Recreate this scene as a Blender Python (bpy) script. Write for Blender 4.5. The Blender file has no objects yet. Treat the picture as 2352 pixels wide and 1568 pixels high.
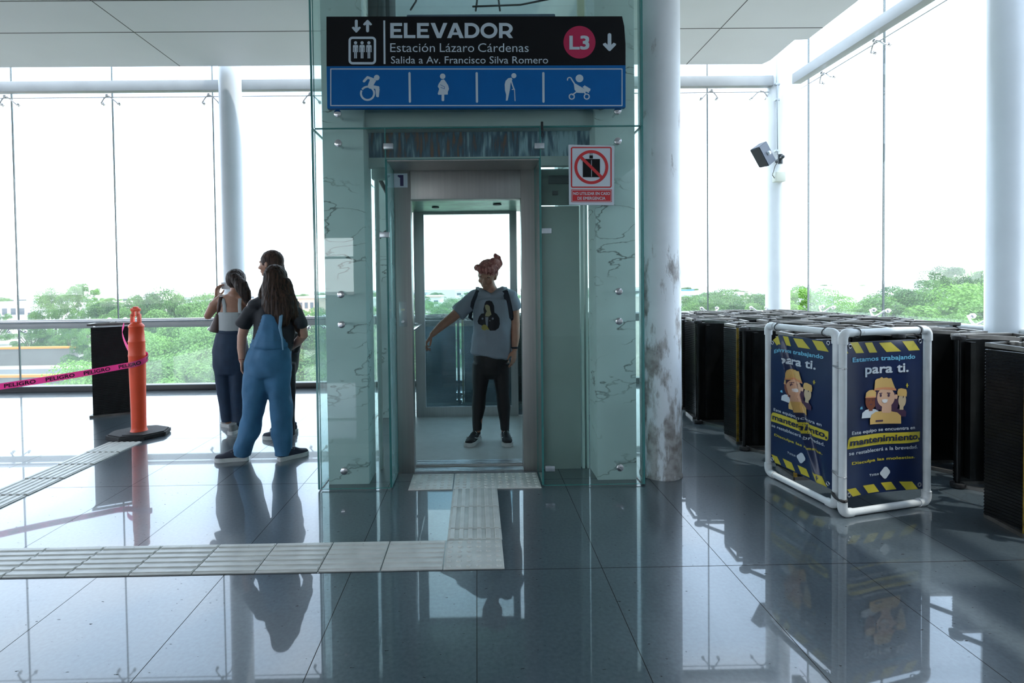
import bpy, bmesh, math, random
import numpy as np
from mathutils import Vector, Matrix, noise
from mathutils.bvhtree import BVHTree
from mathutils.geometry import tessellate_polygon

SC = bpy.context.scene
COL = SC.collection
PI = math.pi

# ------------------------------------------------------------------ camera
F_PX, CX, CY, CAM_H = 1252.9, 1110.44, 683.37, 1.3604
YAW, PITCH, ROLL = 0.0123964, -0.0227379, -0.0124617


def cam_rows():
    cy, sy, cp, sp = math.cos(YAW), math.sin(YAW), math.cos(PITCH), math.sin(PITCH)
    fwd = Vector((sy * cp, cy * cp, sp))
    right = Vector((cy, -sy, 0))
    up = right.cross(fwd)
    c, s = math.cos(ROLL), math.sin(ROLL)
    return right * c + up * s, up * c - right * s, fwd


RX, RU, RF = cam_rows()
cam_data = bpy.data.cameras.new('camera')
cam_data.sensor_width = 36
cam_data.lens = F_PX / 2352 * 36
cam_data.shift_x = (1176 - CX) / 2352
cam_data.shift_y = (CY - 784) / 2352
cam_data.clip_start = 0.05
cam_data.clip_end = 3000
cam = bpy.data.objects.new('camera', cam_data)
COL.objects.link(cam)
cam.matrix_world = Matrix(((RX[0], RU[0], -RF[0], 0), (RX[1], RU[1], -RF[1], 0),
                           (RX[2], RU[2], -RF[2], CAM_H), (0, 0, 0, 1)))
SC.camera = cam


def ray(px, py):
    return RX * ((px - CX) / F_PX) - RU * ((py - CY) / F_PX) + RF


def at(px, py, Y):
    """survey helper: the place in the hall at depth Y seen at a pixel of the photo"""
    w = ray(px, py)
    return Vector((0, 0, CAM_H)) + w * (Y / w[1])


# ------------------------------------------------------------------ sky, sun, exposure
SC.view_settings.view_transform = 'Standard'
SC.view_settings.look = 'None'
SC.view_settings.gamma = 1
SC.view_settings.exposure = 0.0
SC.view_settings.use_curve_mapping = False
SC.cycles.transparent_max_bounces = 32
SC.cycles.max_bounces = 12
SC.cycles.diffuse_bounces = 5
SC.cycles.glossy_bounces = 6

SKY = 6.0
world = bpy.data.worlds.new('overcast_sky')
SC.world = world
world.use_nodes = True
nt = world.node_tree
nt.nodes.clear()
N = nt.nodes.new
tc = N('ShaderNodeTexCoord')
sep = N('ShaderNodeSeparateXYZ')
ramp = N('ShaderNodeValToRGB')
cr = ramp.color_ramp
cr.elements[0].position = 0.0
cr.elements[0].color = (0.9, 0.97, 1.0, 1)
cr.elements[1].position = 1.0
cr.elements[1].color = (0.50, 0.60, 0.74, 1)
e = cr.elements.new(0.12)
e.color = (0.88, 0.95, 1.0, 1)
e = cr.elements.new(0.25)
e.color = (0.50, 0.64, 0.84, 1)
e = cr.elements.new(0.5)
e.color = (0.46, 0.60, 0.80, 1)
noi = N('ShaderNodeTexNoise')
noi.inputs['Scale'].default_value = 2.2
noi.inputs['Detail'].default_value = 5
mp = N('ShaderNodeMapping')
mp.inputs['Scale'].default_value = (1, 1, 3)
rr = N('ShaderNodeValToRGB')
rr.color_ramp.elements[0].position = 0.42
rr.color_ramp.elements[1].position = 0.62
mix = N('ShaderNodeMix')
mix.data_type = 'RGBA'
bg = N('ShaderNodeBackground')
bg.inputs['Strength'].default_value = SKY
out = N('ShaderNodeOutputWorld')
L = nt.links.new
L(tc.outputs['Generated'], sep.inputs[0])
L(sep.outputs['Z'], ramp.inputs[0])
L(tc.outputs['Generated'], mp.inputs[0])
L(mp.outputs[0], noi.inputs['Vector'])
L(noi.outputs['Fac'], rr.inputs[0])
L(rr.outputs[0], mix.inputs['Factor'])
L(ramp.outputs[0], mix.inputs[6])
mix.inputs[7].default_value = (0.62, 0.69, 0.80, 1)
L(mix.outputs[2], bg.inputs['Color'])
L(bg.outputs[0], out.inputs[0])

sun_d = bpy.data.lights.new('sun', 'SUN')
sun_d.energy = 4.0
sun_d.angle = 0.02
sun_d.color = (1, 0.96, 0.9)
sun = bpy.data.objects.new('sun', sun_d)
COL.objects.link(sun)
sun.rotation_euler = Vector((-0.45, 0.18, -1.0)).to_track_quat('-Z', 'Y').to_euler()


# ------------------------------------------------------------------ materials
def srgb(r, g, b):
    f = lambda c: ((c / 255 + 0.055) / 1.055) ** 2.4 if c > 10 else c / 255 / 12.92
    return (f(r), f(g), f(b), 1)


def mat(name, col, rough=0.5, metal=0.0, var=0.0, vscale=8.0, bump=0.0, bscale=60.0, spec=0.5, coat=0.0,
        stretch=None, dirt=None, dirt_col=(0.1, 0.09, 0.08, 1), dscale=5.0, emis=0, coord='Object'):
    m = bpy.data.materials.new(name)
    m.use_nodes = True
    t = m.node_tree
    b = t.nodes['Principled BSDF']
    b.inputs['Base Color'].default_value = col
    b.inputs['Roughness'].default_value = rough
    b.inputs['Metallic'].default_value = metal
    b.inputs['Specular IOR Level'].default_value = spec
    b.inputs['Coat Weight'].default_value = coat
    b.inputs['Coat Roughness'].default_value = 0.05
    if emis:
        b.inputs['Emission Color'].default_value = col
        b.inputs['Emission Strength'].default_value = emis
    c = t.nodes.new('ShaderNodeTexCoord')
    src = c.outputs[coord]
    if stretch:
        mpn = t.nodes.new('ShaderNodeMapping')
        mpn.inputs['Scale'].default_value = stretch
        t.links.new(src, mpn.inputs[0])
        src = mpn.outputs[0]
    last = None
    if var:
        n = t.nodes.new('ShaderNodeTexNoise')
        n.inputs['Scale'].default_value = vscale
        n.inputs['Detail'].default_value = 6
        t.links.new(src, n.inputs['Vector'])
        mr = t.nodes.new('ShaderNodeMapRange')
        mr.inputs['From Min'].default_value = 0.3
        mr.inputs['From Max'].default_value = 0.7
        mr.inputs['To Min'].default_value = 1 - var
        mr.inputs['To Max'].default_value = 1 + var
        t.links.new(n.outputs['Fac'], mr.inputs['Value'])
        mx = t.nodes.new('ShaderNodeMix')
        mx.data_type = 'RGBA'
        mx.blend_type = 'MULTIPLY'
        mx.inputs['Factor'].default_value = 1
        mx.inputs[6].default_value = col
        t.links.new(mr.outputs[0], mx.inputs[7])
        last = mx.outputs[2]
        t.links.new(last, b.inputs['Base Color'])
    if dirt:
        n = t.nodes.new('ShaderNodeTexNoise')
        n.inputs['Scale'].default_value = dscale
        n.inputs['Detail'].default_value = 9
        n.inputs['Roughness'].default_value = 0.65
        t.links.new(src, n.inputs['Vector'])
        r = t.nodes.new('ShaderNodeValToRGB')
        r.color_ramp.elements[0].position = dirt
        r.color_ramp.elements[1].position = dirt + 0.06
        t.links.new(n.outputs['Fac'], r.inputs[0])
        mx = t.nodes.new('ShaderNodeMix')
        mx.data_type = 'RGBA'
        t.links.new(r.outputs[0], mx.inputs['Factor'])
        if last:
            t.links.new(last, mx.inputs[6])
        else:
            mx.inputs[6].default_value = col
        mx.inputs[7].default_value = dirt_col
        t.links.new(mx.outputs[2], b.inputs['Base Color'])
    if bump:
        n = t.nodes.new('ShaderNodeTexNoise')
        n.inputs['Scale'].default_value = bscale
        n.inputs['Detail'].default_value = 4
        t.links.new(src, n.inputs['Vector'])
        bp = t.nodes.new('ShaderNodeBump')
        bp.inputs['Strength'].default_value = bump
        bp.inputs['Distance'].default_value = 0.01
        t.links.new(n.outputs['Fac'], bp.inputs['Height'])
        t.links.new(bp.outputs[0], b.inputs['Normal'])
    return m


def glass(name, tint, haze=0.0, refl=1.0, haze_col=(0.8, 0.9, 0.88, 1), smear=0.0, ior=1.5):
    """pane glass: see-through tint, Fresnel mirror, a scattering film for pane dust and the veil of outdoor haze"""
    m = bpy.data.materials.new(name)
    m.use_nodes = True
    t = m.node_tree
    t.nodes.clear()
    A = t.nodes.new
    o = A('ShaderNodeOutputMaterial')
    tr = A('ShaderNodeBsdfTransparent')
    tr.inputs[0].default_value = tint
    gl = A('ShaderNodeBsdfGlossy')
    gl.inputs['Roughness'].default_value = 0.0
    fr = A('ShaderNodeFresnel')
    geo = A('ShaderNodeNewGeometry')
    mi = A('ShaderNodeMapRange')          # same index on the way in and out of the thin pane
    mi.inputs['To Min'].default_value = ior
    mi.inputs['To Max'].default_value = 1 / ior
    t.links.new(geo.outputs['Backfacing'], mi.inputs['Value'])
    t.links.new(mi.outputs[0], fr.inputs[0])
    mu = A('ShaderNodeMath')
    mu.operation = 'MULTIPLY'
    mu.inputs[1].default_value = refl
    t.links.new(fr.outputs[0], mu.inputs[0])
    m1 = A('ShaderNodeMixShader')
    t.links.new(mu.outputs[0], m1.inputs[0])
    t.links.new(tr.outputs[0], m1.inputs[1])
    t.links.new(gl.outputs[0], m1.inputs[2])
    last = m1
    if haze:
        tl = A('ShaderNodeBsdfTranslucent')
        tl.inputs[0].default_value = haze_col
        df = A('ShaderNodeBsdfDiffuse')
        df.inputs[0].default_value = haze_col
        m3 = A('ShaderNodeMixShader')
        m3.inputs[0].default_value = 0.35
        t.links.new(tl.outputs[0], m3.inputs[1])
        t.links.new(df.outputs[0], m3.inputs[2])
        m2 = A('ShaderNodeMixShader')
        m2.inputs[0].default_value = haze
        if smear:
            c = A('ShaderNodeTexCoord')
            n = A('ShaderNodeTexNoise')
            n.inputs['Scale'].default_value = 3
            n.inputs['Detail'].default_value = 8
            t.links.new(c.outputs['Object'], n.inputs['Vector'])
            mr = A('ShaderNodeMapRange')
            mr.inputs['From Min'].default_value = 0.4
            mr.inputs['From Max'].default_value = 0.75
            mr.inputs['To Min'].default_value = haze
            mr.inputs['To Max'].default_value = haze + smear
            t.links.new(n.outputs['Fac'], mr.inputs['Value'])
            t.links.new(mr.outputs[0], m2.inputs[0])
        t.links.new(m1.outputs[0], m2.inputs[1])
        t.links.new(m3.outputs[0], m2.inputs[2])
        last = m2
    t.links.new(last.outputs[0], o.inputs[0])
    return m


M = {}
M['white_paint'] = mat('white_paint', (0.80, 0.83, 0.84, 1), 0.35, var=0.04, vscale=3)
M['column_paint'] = mat('column_paint', (0.62, 0.67, 0.71, 1), 0.3, var=0.05, vscale=2.5)
M['beam_grey'] = mat('beam_grey', (0.33, 0.345, 0.345, 1), 0.35, var=0.06, vscale=4)
M['steel'] = mat('brushed_steel', (0.42, 0.42, 0.43, 1), 0.34, 0.95, var=0.08, vscale=40, stretch=(1, 1, 0.03))
M['chrome'] = mat('polished_steel', (0.7, 0.7, 0.72, 1), 0.16, 1.0)
M['alu'] = mat('aluminium_sill', (0.62, 0.66, 0.70, 1), 0.3, 0.9, var=0.1, vscale=20)
M['black_paint'] = mat('black_paint', (0.012, 0.013, 0.014, 1), 0.35)
M['rubber'] = mat('black_rubber', (0.02, 0.02, 0.021, 1), 0.7, var=0.3, vscale=25, bump=0.3, bscale=80)
M['silicone'] = mat('grey_silicone', (0.10, 0.13, 0.13, 1), 0.5)
M['window_glass'] = glass('window_glass', (0.97, 0.985, 0.98, 1), haze=0.034, haze_col=(0.9, 0.97, 1, 1), smear=0.0)  # scattering film also stands in for the haze over the trees
M['low_glass'] = glass('balustrade_glass', (0.95, 0.985, 0.97, 1), haze=0.05, haze_col=(0.85, 1, 0.95, 1), smear=0.03)
M['shaft_glass'] = glass('green_shaft_glass', (0.89, 0.95, 0.94, 1), haze=0.012, haze_col=(0.55, 0.75, 0.7, 1))
M['cabin_glass'] = glass('cabin_glass', (0.88, 0.93, 0.93, 1), haze=0.03, haze_col=(0.6, 0.75, 0.8, 1), smear=0.03)
M['glass_edge'] = mat('green_glass_edge', (0.05, 0.22, 0.21, 1), 0.15, spec=0.8)
M['leaf_trunk'] = mat('bark', (0.12, 0.09, 0.07, 1), 0.9, var=0.3)


# ------------------------------------------------------------------ mesh tools
WL = {}   # world location of every object built, by name


class MB:
    def __init__(s):
        s.bm = bmesh.new()

    def box(s, x0, y0, z0, x1, y1, z1, bev=0.0, R=None, c=None):
        r = bmesh.ops.create_cube(s.bm, size=1)
        mtx = Matrix.Translation(((x0 + x1) / 2, (y0 + y1) / 2, (z0 + z1) / 2)) @ Matrix.Diagonal((abs(x1 - x0), abs(y1 - y0), abs(z1 - z0), 1))
        if R is not None:
            cc = Vector(c) if c else Vector(((x0 + x1) / 2, (y0 + y1) / 2, (z0 + z1) / 2))
            mtx = Matrix.Translation(cc) @ R.to_4x4() @ Matrix.Translation(-cc) @ mtx
        bmesh.ops.transform(s.bm, matrix=mtx, verts=r['verts'])
        if bev:
            es = list({e for v in r['verts'] for e in v.link_edges})
            bmesh.ops.bevel(s.bm, geom=es, offset=bev, segments=2, affect='EDGES', profile=0.6)
        return s

    def cyl(s, p1, p2, r1, r2=None, seg=20, caps=True):
        p1, p2 = Vector(p1), Vector(p2)
        d = p2 - p1
        r2 = r1 if r2 is None else r2
        q = d.to_track_quat('Z', 'Y').to_matrix().to_4x4()
        r = bmesh.ops.create_cone(s.bm, cap_ends=caps, segments=seg, radius1=r1, radius2=r2, depth=d.length)
        bmesh.ops.transform(s.bm, matrix=Matrix.Translation((p1 + p2) / 2) @ q, verts=r['verts'])
        return s

    def sph(s, c, r, seg=16, R=None):
        rr_ = (r, r, r) if not hasattr(r, '__len__') else r
        g = bmesh.ops.create_uvsphere(s.bm, u_segments=seg, v_segments=max(6, seg // 2 + 2), radius=1)
        mtx = Matrix.Translation(c) @ (R.to_4x4() if R is not None else Matrix()) @ Matrix.Diagonal((*rr_, 1))
        bmesh.ops.transform(s.bm, matrix=mtx, verts=g['verts'])
        return s

    def lathe(s, prof, c=(0, 0, 0), seg=32, axis=None):
        rings = []
        q = Matrix() if axis is None else Vector(axis).to_track_quat('Z', 'Y').to_matrix().to_4x4()
        for (r, z) in prof:
            rings.append([s.bm.verts.new(Vector(c) + q @ Vector((r * math.cos(2 * PI * k / seg), r * math.sin(2 * PI * k / seg), z))) for k in range(seg)])
        for a, b in zip(rings, rings[1:]):
            for k in range(seg):
                s.bm.faces.new((a[k], a[(k + 1) % seg], b[(k + 1) % seg], b[k]))
        s.bm.faces.new(rings[0][::-1])
        s.bm.faces.new(rings[-1])
        return s

    def tube(s, pts, rad, side=(1, 0, 0), seg=14, cap=1.0):
        """swept tube; rad entries r or (ra, rb): ra along side, rb across"""
        pts = [Vector(p) for p in pts]
        n = len(pts)
        if not hasattr(rad, '__len__'):
            rad = [rad] * n
        rad = [(r, r) if not hasattr(r, '__len__') else r for r in rad]
        sd = Vector(side)

        def ring(c, t, ra, rb):
            b = t.cross(sd)
            if b.length < 1e-4:
                b = t.cross(Vector((0.3, 1, 0.2)))
            b.normalize()
            a = b.cross(t).normalized()
            return [s.bm.verts.new(c + a * (ra * math.cos(2 * PI * k / seg)) + b * (rb * math.sin(2 * PI * k / seg))) for k in range(seg)]
        rings = []
        T = []
        for i in range(n):
            if i == 0:
                t = pts[1] - pts[0]
            elif i == n - 1:
                t = pts[-1] - pts[-2]
            else:
                t = (pts[i + 1] - pts[i]).normalized() + (pts[i] - pts[i - 1]).normalized()
            T.append(t.normalized())
        if cap:
            for k in (0.85, 0.5):
                ra, rb = rad[0]
                f = math.sqrt(1 - k * k)
                rings.append(ring(pts[0] - T[0] * min(ra, rb) * k * cap, T[0], ra * f, rb * f))
        for i in range(n):
            rings.append(ring(pts[i], T[i], *rad[i]))
        if cap:
            for k in (0.5, 0.85):
                ra, rb = rad[-1]
                f = math.sqrt(1 - k * k)
                rings.append(ring(pts[-1] + T[-1] * min(ra, rb) * k * cap, T[-1], ra * f, rb * f))
        for a, b in zip(rings, rings[1:]):
            for k in range(seg):
                s.bm.faces.new((a[k], a[(k + 1) % seg], b[(k + 1) % seg], b[k]))
        s.bm.faces.new(rings[0][::-1])
        s.bm.faces.new(rings[-1])
        return s

    def prism(s, poly, h0, h1, frame):
        """poly 2D -> 3D through frame(u, v, h)"""
        a = [s.bm.verts.new(frame(u, v, h0)) for u, v in poly]
        b = [s.bm.verts.new(frame(u, v, h1)) for u, v in poly]
        n = len(poly)
        s.bm.faces.new(a)
        s.bm.faces.new(b[::-1])
        for k in range(n):
            s.bm.faces.new((a[k], b[k], b[(k + 1) % n], a[(k + 1) % n]))
        return s

    def build(s, name, m, parent=None, loc=None, smooth=None, **tags):
        bmesh.ops.recalc_face_normals(s.bm, faces=s.bm.faces)
        return finish(s.bm, name, m, parent, loc, smooth, **tags)


def finish(bm, name, m, parent=None, loc=None, smooth=None, **tags):
    if parent is not None:
        base = WL[parent.name]
    elif loc is not None:
        base = Vector(loc)
    else:
        lo = Vector((min(v.co.x for v in bm.verts), min(v.co.y for v in bm.verts), min(v.co.z for v in bm.verts)))
        hi = Vector((max(v.co.x for v in bm.verts), max(v.co.y for v in bm.verts), max(v.co.z for v in bm.verts)))
        base = Vector(((lo.x + hi.x) / 2, (lo.y + hi.y) / 2, lo.z))
    bmesh.ops.translate(bm, vec=-base, verts=bm.verts)
    me = bpy.data.meshes.new(name)
    bm.to_mesh(me)
    bm.free()
    me.materials.append(m if not isinstance(m, str) else M[m])
    if smooth is not False:
        ang = math.radians(38 if smooth is None else smooth)
        me.shade_smooth()
        try:
            me.set_sharp_from_angle(angle=ang)
        except Exception:
            pass
    o = bpy.data.objects.new(name, me)
    COL.objects.link(o)
    if parent is not None:
        o.parent = parent
    else:
        o.location = base
    WL[o.name] = base
    tag(o, **tags)
    return o


def tag(o, label=None, cat=None, group=None, kind=None):
    if label:
        o['label'] = label
    if cat:
        o['category'] = cat
    if group:
        o['group'] = group
    if kind:
        o['kind'] = kind
    return o


def empty(name, loc, label=None, cat=None, group=None, kind=None):
    o = bpy.data.objects.new(name, None)
    o.empty_display_size = 0.1
    o.location = loc
    COL.objects.link(o)
    WL[o.name] = Vector(loc)
    return tag(o, label, cat, group, kind)


def copy_tree(o, loc=None, rot=None, parent=None, scale=None):
    c = o.copy()
    COL.objects.link(c)
    if parent:
        c.parent = parent
    for ch in o.children:
        copy_tree(ch, parent=c)
    if loc is not None:
        c.location = loc
    if rot is not None:
        c.rotation_euler = rot
    if scale is not None:
        c.scale = (scale, scale, scale) if not hasattr(scale, '__len__') else scale
    return c


ORD = ['first', 'second', 'third', 'fourth', 'fifth', 'sixth', 'seventh', 'eighth', 'ninth', 'tenth', 'eleventh', 'twelfth',
       'thirteenth', 'fourteenth', 'fifteenth', 'sixteenth']


# flat marks: shapes in drawing coordinates laid on a surface through fn(u, v, h)
class Marks:
    def __init__(s):
        s.bm = bmesh.new()

    def poly(s, pts):
        s.n = getattr(s, 'n', 0) + 1
        z = (s.n % 11) * 3.5e-5          # overlapping strokes get their own film thickness
        vs = [s.bm.verts.new((x, y, z)) for x, y in pts]
        tris = tessellate_polygon([[Vector((x, y, 0)) for x, y in pts]])
        for t in tris:
            try:
                s.bm.faces.new([vs[i] for i in t])
            except ValueError:
                pass
        return s

    def circ(s, cx, cy, r, ry=None, seg=36, a0=0, a1=2 * PI):
        ry = ry or r
        full = abs(a1 - a0 - 2 * PI) < 1e-6
        pts = [(cx + r * math.cos(a0 + (a1 - a0) * k / seg), cy + ry * math.sin(a0 + (a1 - a0) * k / seg)) for k in range(seg if full else seg + 1)]
        return s.poly(pts)

    def ring(s, cx, cy, r, w, seg=48, a0=0.0, a1=2 * PI, ry=None):
        ry = ry or r
        P_ = []
        for k in range(seg + 1):
            a = a0 + (a1 - a0) * k / seg
            P_.append((math.cos(a), math.sin(a)))
        for k in range(seg):
            c0, s0 = P_[k]
            c1, s1 = P_[k + 1]
            s.poly([(cx + (r - w) * c0, cy + (ry - w) * s0), (cx + r * c0, cy + ry * s0), (cx + r * c1, cy + ry * s1), (cx + (r - w) * c1, cy + (ry - w) * s1)])
        return s

    def line(s, pts, w, round_=True):
        for a, b in zip(pts, pts[1:]):
            dx, dy = b[0] - a[0], b[1] - a[1]
            l = math.hypot(dx, dy) or 1
            nx, ny = -dy / l * w / 2, dx / l * w / 2
            s.poly([(a[0] + nx, a[1] + ny), (b[0] + nx, b[1] + ny), (b[0] - nx, b[1] - ny), (a[0] - nx, a[1] - ny)])
        if round_:
            for p in pts:
                s.circ(p[0], p[1], w / 2, seg=12)
        return s

    def rect(s, x0, y0, x1, y1):
        return s.poly([(x0, y0), (x1, y0), (x1, y1), (x0, y1)])

    def rrect(s, x0, y0, x1, y1, r, w=None, seg=6):
        def out_(x0, y0, x1, y1, r):
            pts = []
            for cx, cy, a in ((x1 - r, y1 - r, 0), (x0 + r, y1 - r, PI / 2), (x0 + r, y0 + r, PI), (x1 - r, y0 + r, 1.5 * PI)):
                for k in range(seg + 1):
                    b = a + PI / 2 * k / seg
                    pts.append((cx + r * math.cos(b), cy + r * math.sin(b)))
            return pts
        o = out_(x0, y0, x1, y1, r)
        if w is None:
            return s.poly(o)
        i = out_(x0 + w, y0 + w, x1 - w, y1 - w, max(r - w, 0.001))
        n = len(o)
        for k in range(n):
            s.poly([o[k], o[(k + 1) % n], i[(k + 1) % n], i[k]])
        return s

    def text(s, body, x0, y0, x1, y1, bold=0.0, shear=0.0, slope=0.0):
        """text filling the box; heavier weights are built from slightly shifted copies"""
        cu = bpy.data.curves.new('t', 'FONT')
        cu.body = body
        cu.offset = min(bold, 0.0)
        cu.resolution_u = 3
        ob = bpy.data.objects.new('t', cu)
        COL.objects.link(ob)
        dg = bpy.context.evaluated_depsgraph_get()
        me = bpy.data.meshes.new_from_object(ob.evaluated_get(dg))
        bpy.data.objects.remove(ob)
        bpy.data.curves.remove(cu)
        xs = [v.co.x for v in me.vertices]
        ys = [v.co.y for v in me.vertices]
        ax, bx, ay, by = min(xs), max(xs), min(ys), max(ys)
        w_, h_ = x1 - x0, y1 - y0
        e = max(bold, 0.0) * abs(h_) * 1.15
        ex = math.copysign(e, w_) * (abs(w_) / abs(h_)) / ((bx - ax) / max(by - ay, 1e-6))
        ey = math.copysign(e, h_)
        shifts = [(0, 0)] if e == 0 else [(-1, -1), (1, -1), (-1, 1), (1, 1)]
        for q_, (sx, sy) in enumerate(shifts):
            vs = []
            for v in me.vertices:
                u = (v.co.x - ax) / (bx - ax)
                w = (v.co.y - ay) / (by - ay)
                vs.append(s.bm.verts.new((x0 + ex + (w_ - 2 * ex) * u + sx * ex, y0 + ey + (h_ - 2 * ey) * w + sy * ey + slope * u, q_ * 3e-5)))
            for p in me.polygons:
                try:
                    s.bm.faces.new([vs[i] for i in p.vertices])
                except ValueError:
                    pass
        bpy.data.meshes.remove(me)
        return s

    def lay(s, fn, h, name, m, parent, cuts=None, th=0.0, **tags):
        if cuts:
            ax, lo, hi, n = cuts
            for k in range(1, n):
                c = lo + (hi - lo) * k / n
                g = list(s.bm.verts) + list(s.bm.edges) + list(s.bm.faces)
                bmesh.ops.bisect_plane(s.bm, geom=g, plane_co=(c, 0, 0) if ax == 0 else (0, c, 0), plane_no=(1, 0, 0) if ax == 0 else (0, 1, 0))
        for v in s.bm.verts:
            v.co = fn(v.co.x, v.co.y, h + v.co.z)
        s.bm.normal_update()
        return finish(s.bm, name, m, parent, smooth=False, **tags)
# ------------------------------------------------------------------ the hall
def floor_material():
    m = bpy.data.materials.new('polished_granite')
    m.use_nodes = True
    t = m.node_tree
    b = t.nodes['Principled BSDF']
    A, K = t.nodes.new, t.links.new
    c = A('ShaderNodeTexCoord')
    sp = A('ShaderNodeSeparateXYZ')
    K(c.outputs['Object'], sp.inputs[0])

    def joint(sock, off, size, half):
        a = A('ShaderNodeMath')
        a.operation = 'ADD'
        a.inputs[1].default_value = -off + 100 * size
        K(sock, a.inputs[0])
        d = A('ShaderNodeMath')
        d.operation = 'MODULO'
        d.inputs[1].default_value = size
        K(a.outputs[0], d.inputs[0])
        e1 = A('ShaderNodeMath')
        e1.operation = 'PINGPONG'
        e1.inputs[1].default_value = size / 2
        K(d.outputs[0], e1.inputs[0])
        f = A('ShaderNodeMath')
        f.operation = 'LESS_THAN'
        f.inputs[1].default_value = half
        K(e1.outputs[0], f.inputs[0])
        return f.outputs[0]
    jx = joint(sp.outputs['X'], -1.216, 0.6, 0.0016)
    jy = joint(sp.outputs['Y'], 2.576, 1.2, 0.0022)
    j = A('ShaderNodeMath')
    j.operation = 'MAXIMUM'
    K(jx, j.inputs[0])
    K(jy, j.inputs[1])
    n = A('ShaderNodeTexNoise')
    n.inputs['Scale'].default_value = 60
    n.inputs['Detail'].default_value = 8
    K(c.outputs['Object'], n.inputs['Vector'])
    n2 = A('ShaderNodeTexNoise')
    n2.inputs['Scale'].default_value = 1.6
    n2.inputs['Detail'].default_value = 6
    K(c.outputs['Object'], n2.inputs['Vector'])
    ad = A('ShaderNodeMath')
    ad.operation = 'ADD'
    K(n.outputs['Fac'], ad.inputs[0])
    K(n2.outputs['Fac'], ad.inputs[1])
    r = A('ShaderNodeValToRGB')
    r.color_ramp.elements[0].position = 0.35
    r.color_ramp.elements[0].color = (0.043, 0.060, 0.072, 1)
    r.color_ramp.elements[1].position = 0.65
    r.color_ramp.elements[1].color = (0.082, 0.108, 0.125, 1)
    h = A('ShaderNodeMath')
    h.operation = 'MULTIPLY'
    h.inputs[1].default_value = 0.5
    K(ad.outputs[0], h.inputs[0])
    K(h.outputs[0], r.inputs[0])
    # dark scuffs
    n3 = A('ShaderNodeTexNoise')
    n3.inputs['Scale'].default_value = 42
    n3.inputs['Detail'].default_value = 3
    n3.inputs['Roughness'].default_value = 0.45
    mp3 = A('ShaderNodeMapping')
    mp3.inputs['Scale'].default_value = (0.8, 1.9, 1)
    mp3.inputs['Rotation'].default_value = (0, 0, 0.5)
    K(c.outputs['Object'], mp3.inputs[0])
    K(mp3.outputs[0], n3.inputs['Vector'])
    r3 = A('ShaderNodeValToRGB')
    r3.color_ramp.elements[0].position = 0.715
    r3.color_ramp.elements[1].position = 0.73
    K(n3.outputs['Fac'], r3.inputs[0])
    dk = A('ShaderNodeMath')
    dk.operation = 'MAXIMUM'
    K(r3.outputs[0], dk.inputs[0])
    K(j.outputs[0], dk.inputs[1])
    mx = A('ShaderNodeMix')
    mx.data_type = 'RGBA'
    K(dk.outputs[0], mx.inputs['Factor'])
    K(r.outputs[0], mx.inputs[6])
    mx.inputs[7].default_value = (0.035, 0.032, 0.03, 1)
    K(mx.outputs[2], b.inputs['Base Color'])
    # polish
    mr = A('ShaderNodeMapRange')
    mr.inputs['To Min'].default_value = 0.26
    mr.inputs['To Max'].default_value = 0.32
    K(n2.outputs['Fac'], mr.inputs['Value'])
    K(mr.outputs[0], b.inputs['Roughness'])
    b.inputs['Specular IOR Level'].default_value = 0.42
    cw = A('ShaderNodeMath')
    cw.operation = 'SUBTRACT'
    cw.inputs[0].default_value = 1.0
    K(dk.outputs[0], cw.inputs[1])
    K(cw.outputs[0], b.inputs['Coat Weight'])
    K(cw.outputs[0], b.inputs['Specular IOR Level'])
    sc_ = A('ShaderNodeMath')
    sc_.operation = 'MULTIPLY'
    sc_.inputs[1].default_value = 0.42
    K(cw.outputs[0], sc_.inputs[0])
    K(sc_.outputs[0], b.inputs['Specular IOR Level'])
    b.inputs['Coat Roughness'].default_value = 0.025
    b.inputs['Coat IOR'].default_value = 1.5
    return m


def ceiling_material():
    m = mat('ceiling_panels', (0.66, 0.69, 0.70, 1), 0.55, var=0.03, vscale=1.2)
    t = m.node_tree
    b = t.nodes['Principled BSDF']
    old = b.inputs['Base Color'].links[0].from_socket
    A, K = t.nodes.new, t.links.new
    c = A('ShaderNodeTexCoord')
    sp = A('ShaderNodeSeparateXYZ')
    K(c.outputs['Object'], sp.inputs[0])
    acc = None
    for ax, v in (('X', -9.97), ('X', -3.64), ('X', 2.69), ('Y', 5.965), ('Y', 5.315), ('Y', 3.9), ('Y', 1.8), ('Y', -0.3), ('Y', -2.4), ('Y', -4.5)):
        cm = A('ShaderNodeMath')
        cm.operation = 'COMPARE'
        cm.inputs[1].default_value = v
        cm.inputs[2].default_value = 0.006 if ax == 'X' else 0.009
        K(sp.outputs[ax], cm.inputs[0])
        if acc is None:
            acc = cm.outputs[0]
        else:
            mm = A('ShaderNodeMath')
            mm.operation = 'MAXIMUM'
            K(acc, mm.inputs[0])
            K(cm.outputs[0], mm.inputs[1])
            acc = mm.outputs[0]
    mx = A('ShaderNodeMix')
    mx.data_type = 'RGBA'
    K(acc, mx.inputs['Factor'])
    K(old, mx.inputs[6])
    mx.inputs[7].default_value = (0.03, 0.03, 0.03, 1)
    K(mx.outputs[2], b.inputs['Base Color'])
    return m


HX0, HX1, HY0, HY1 = -10.2, 4.5, -7.0, 7.55
mb = MB()
mb.box(HX0, HY0, -0.35, HX1, HY1, 0)
mb.build('floor', floor_material(), loc=(0, 0, 0), kind='structure')

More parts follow.
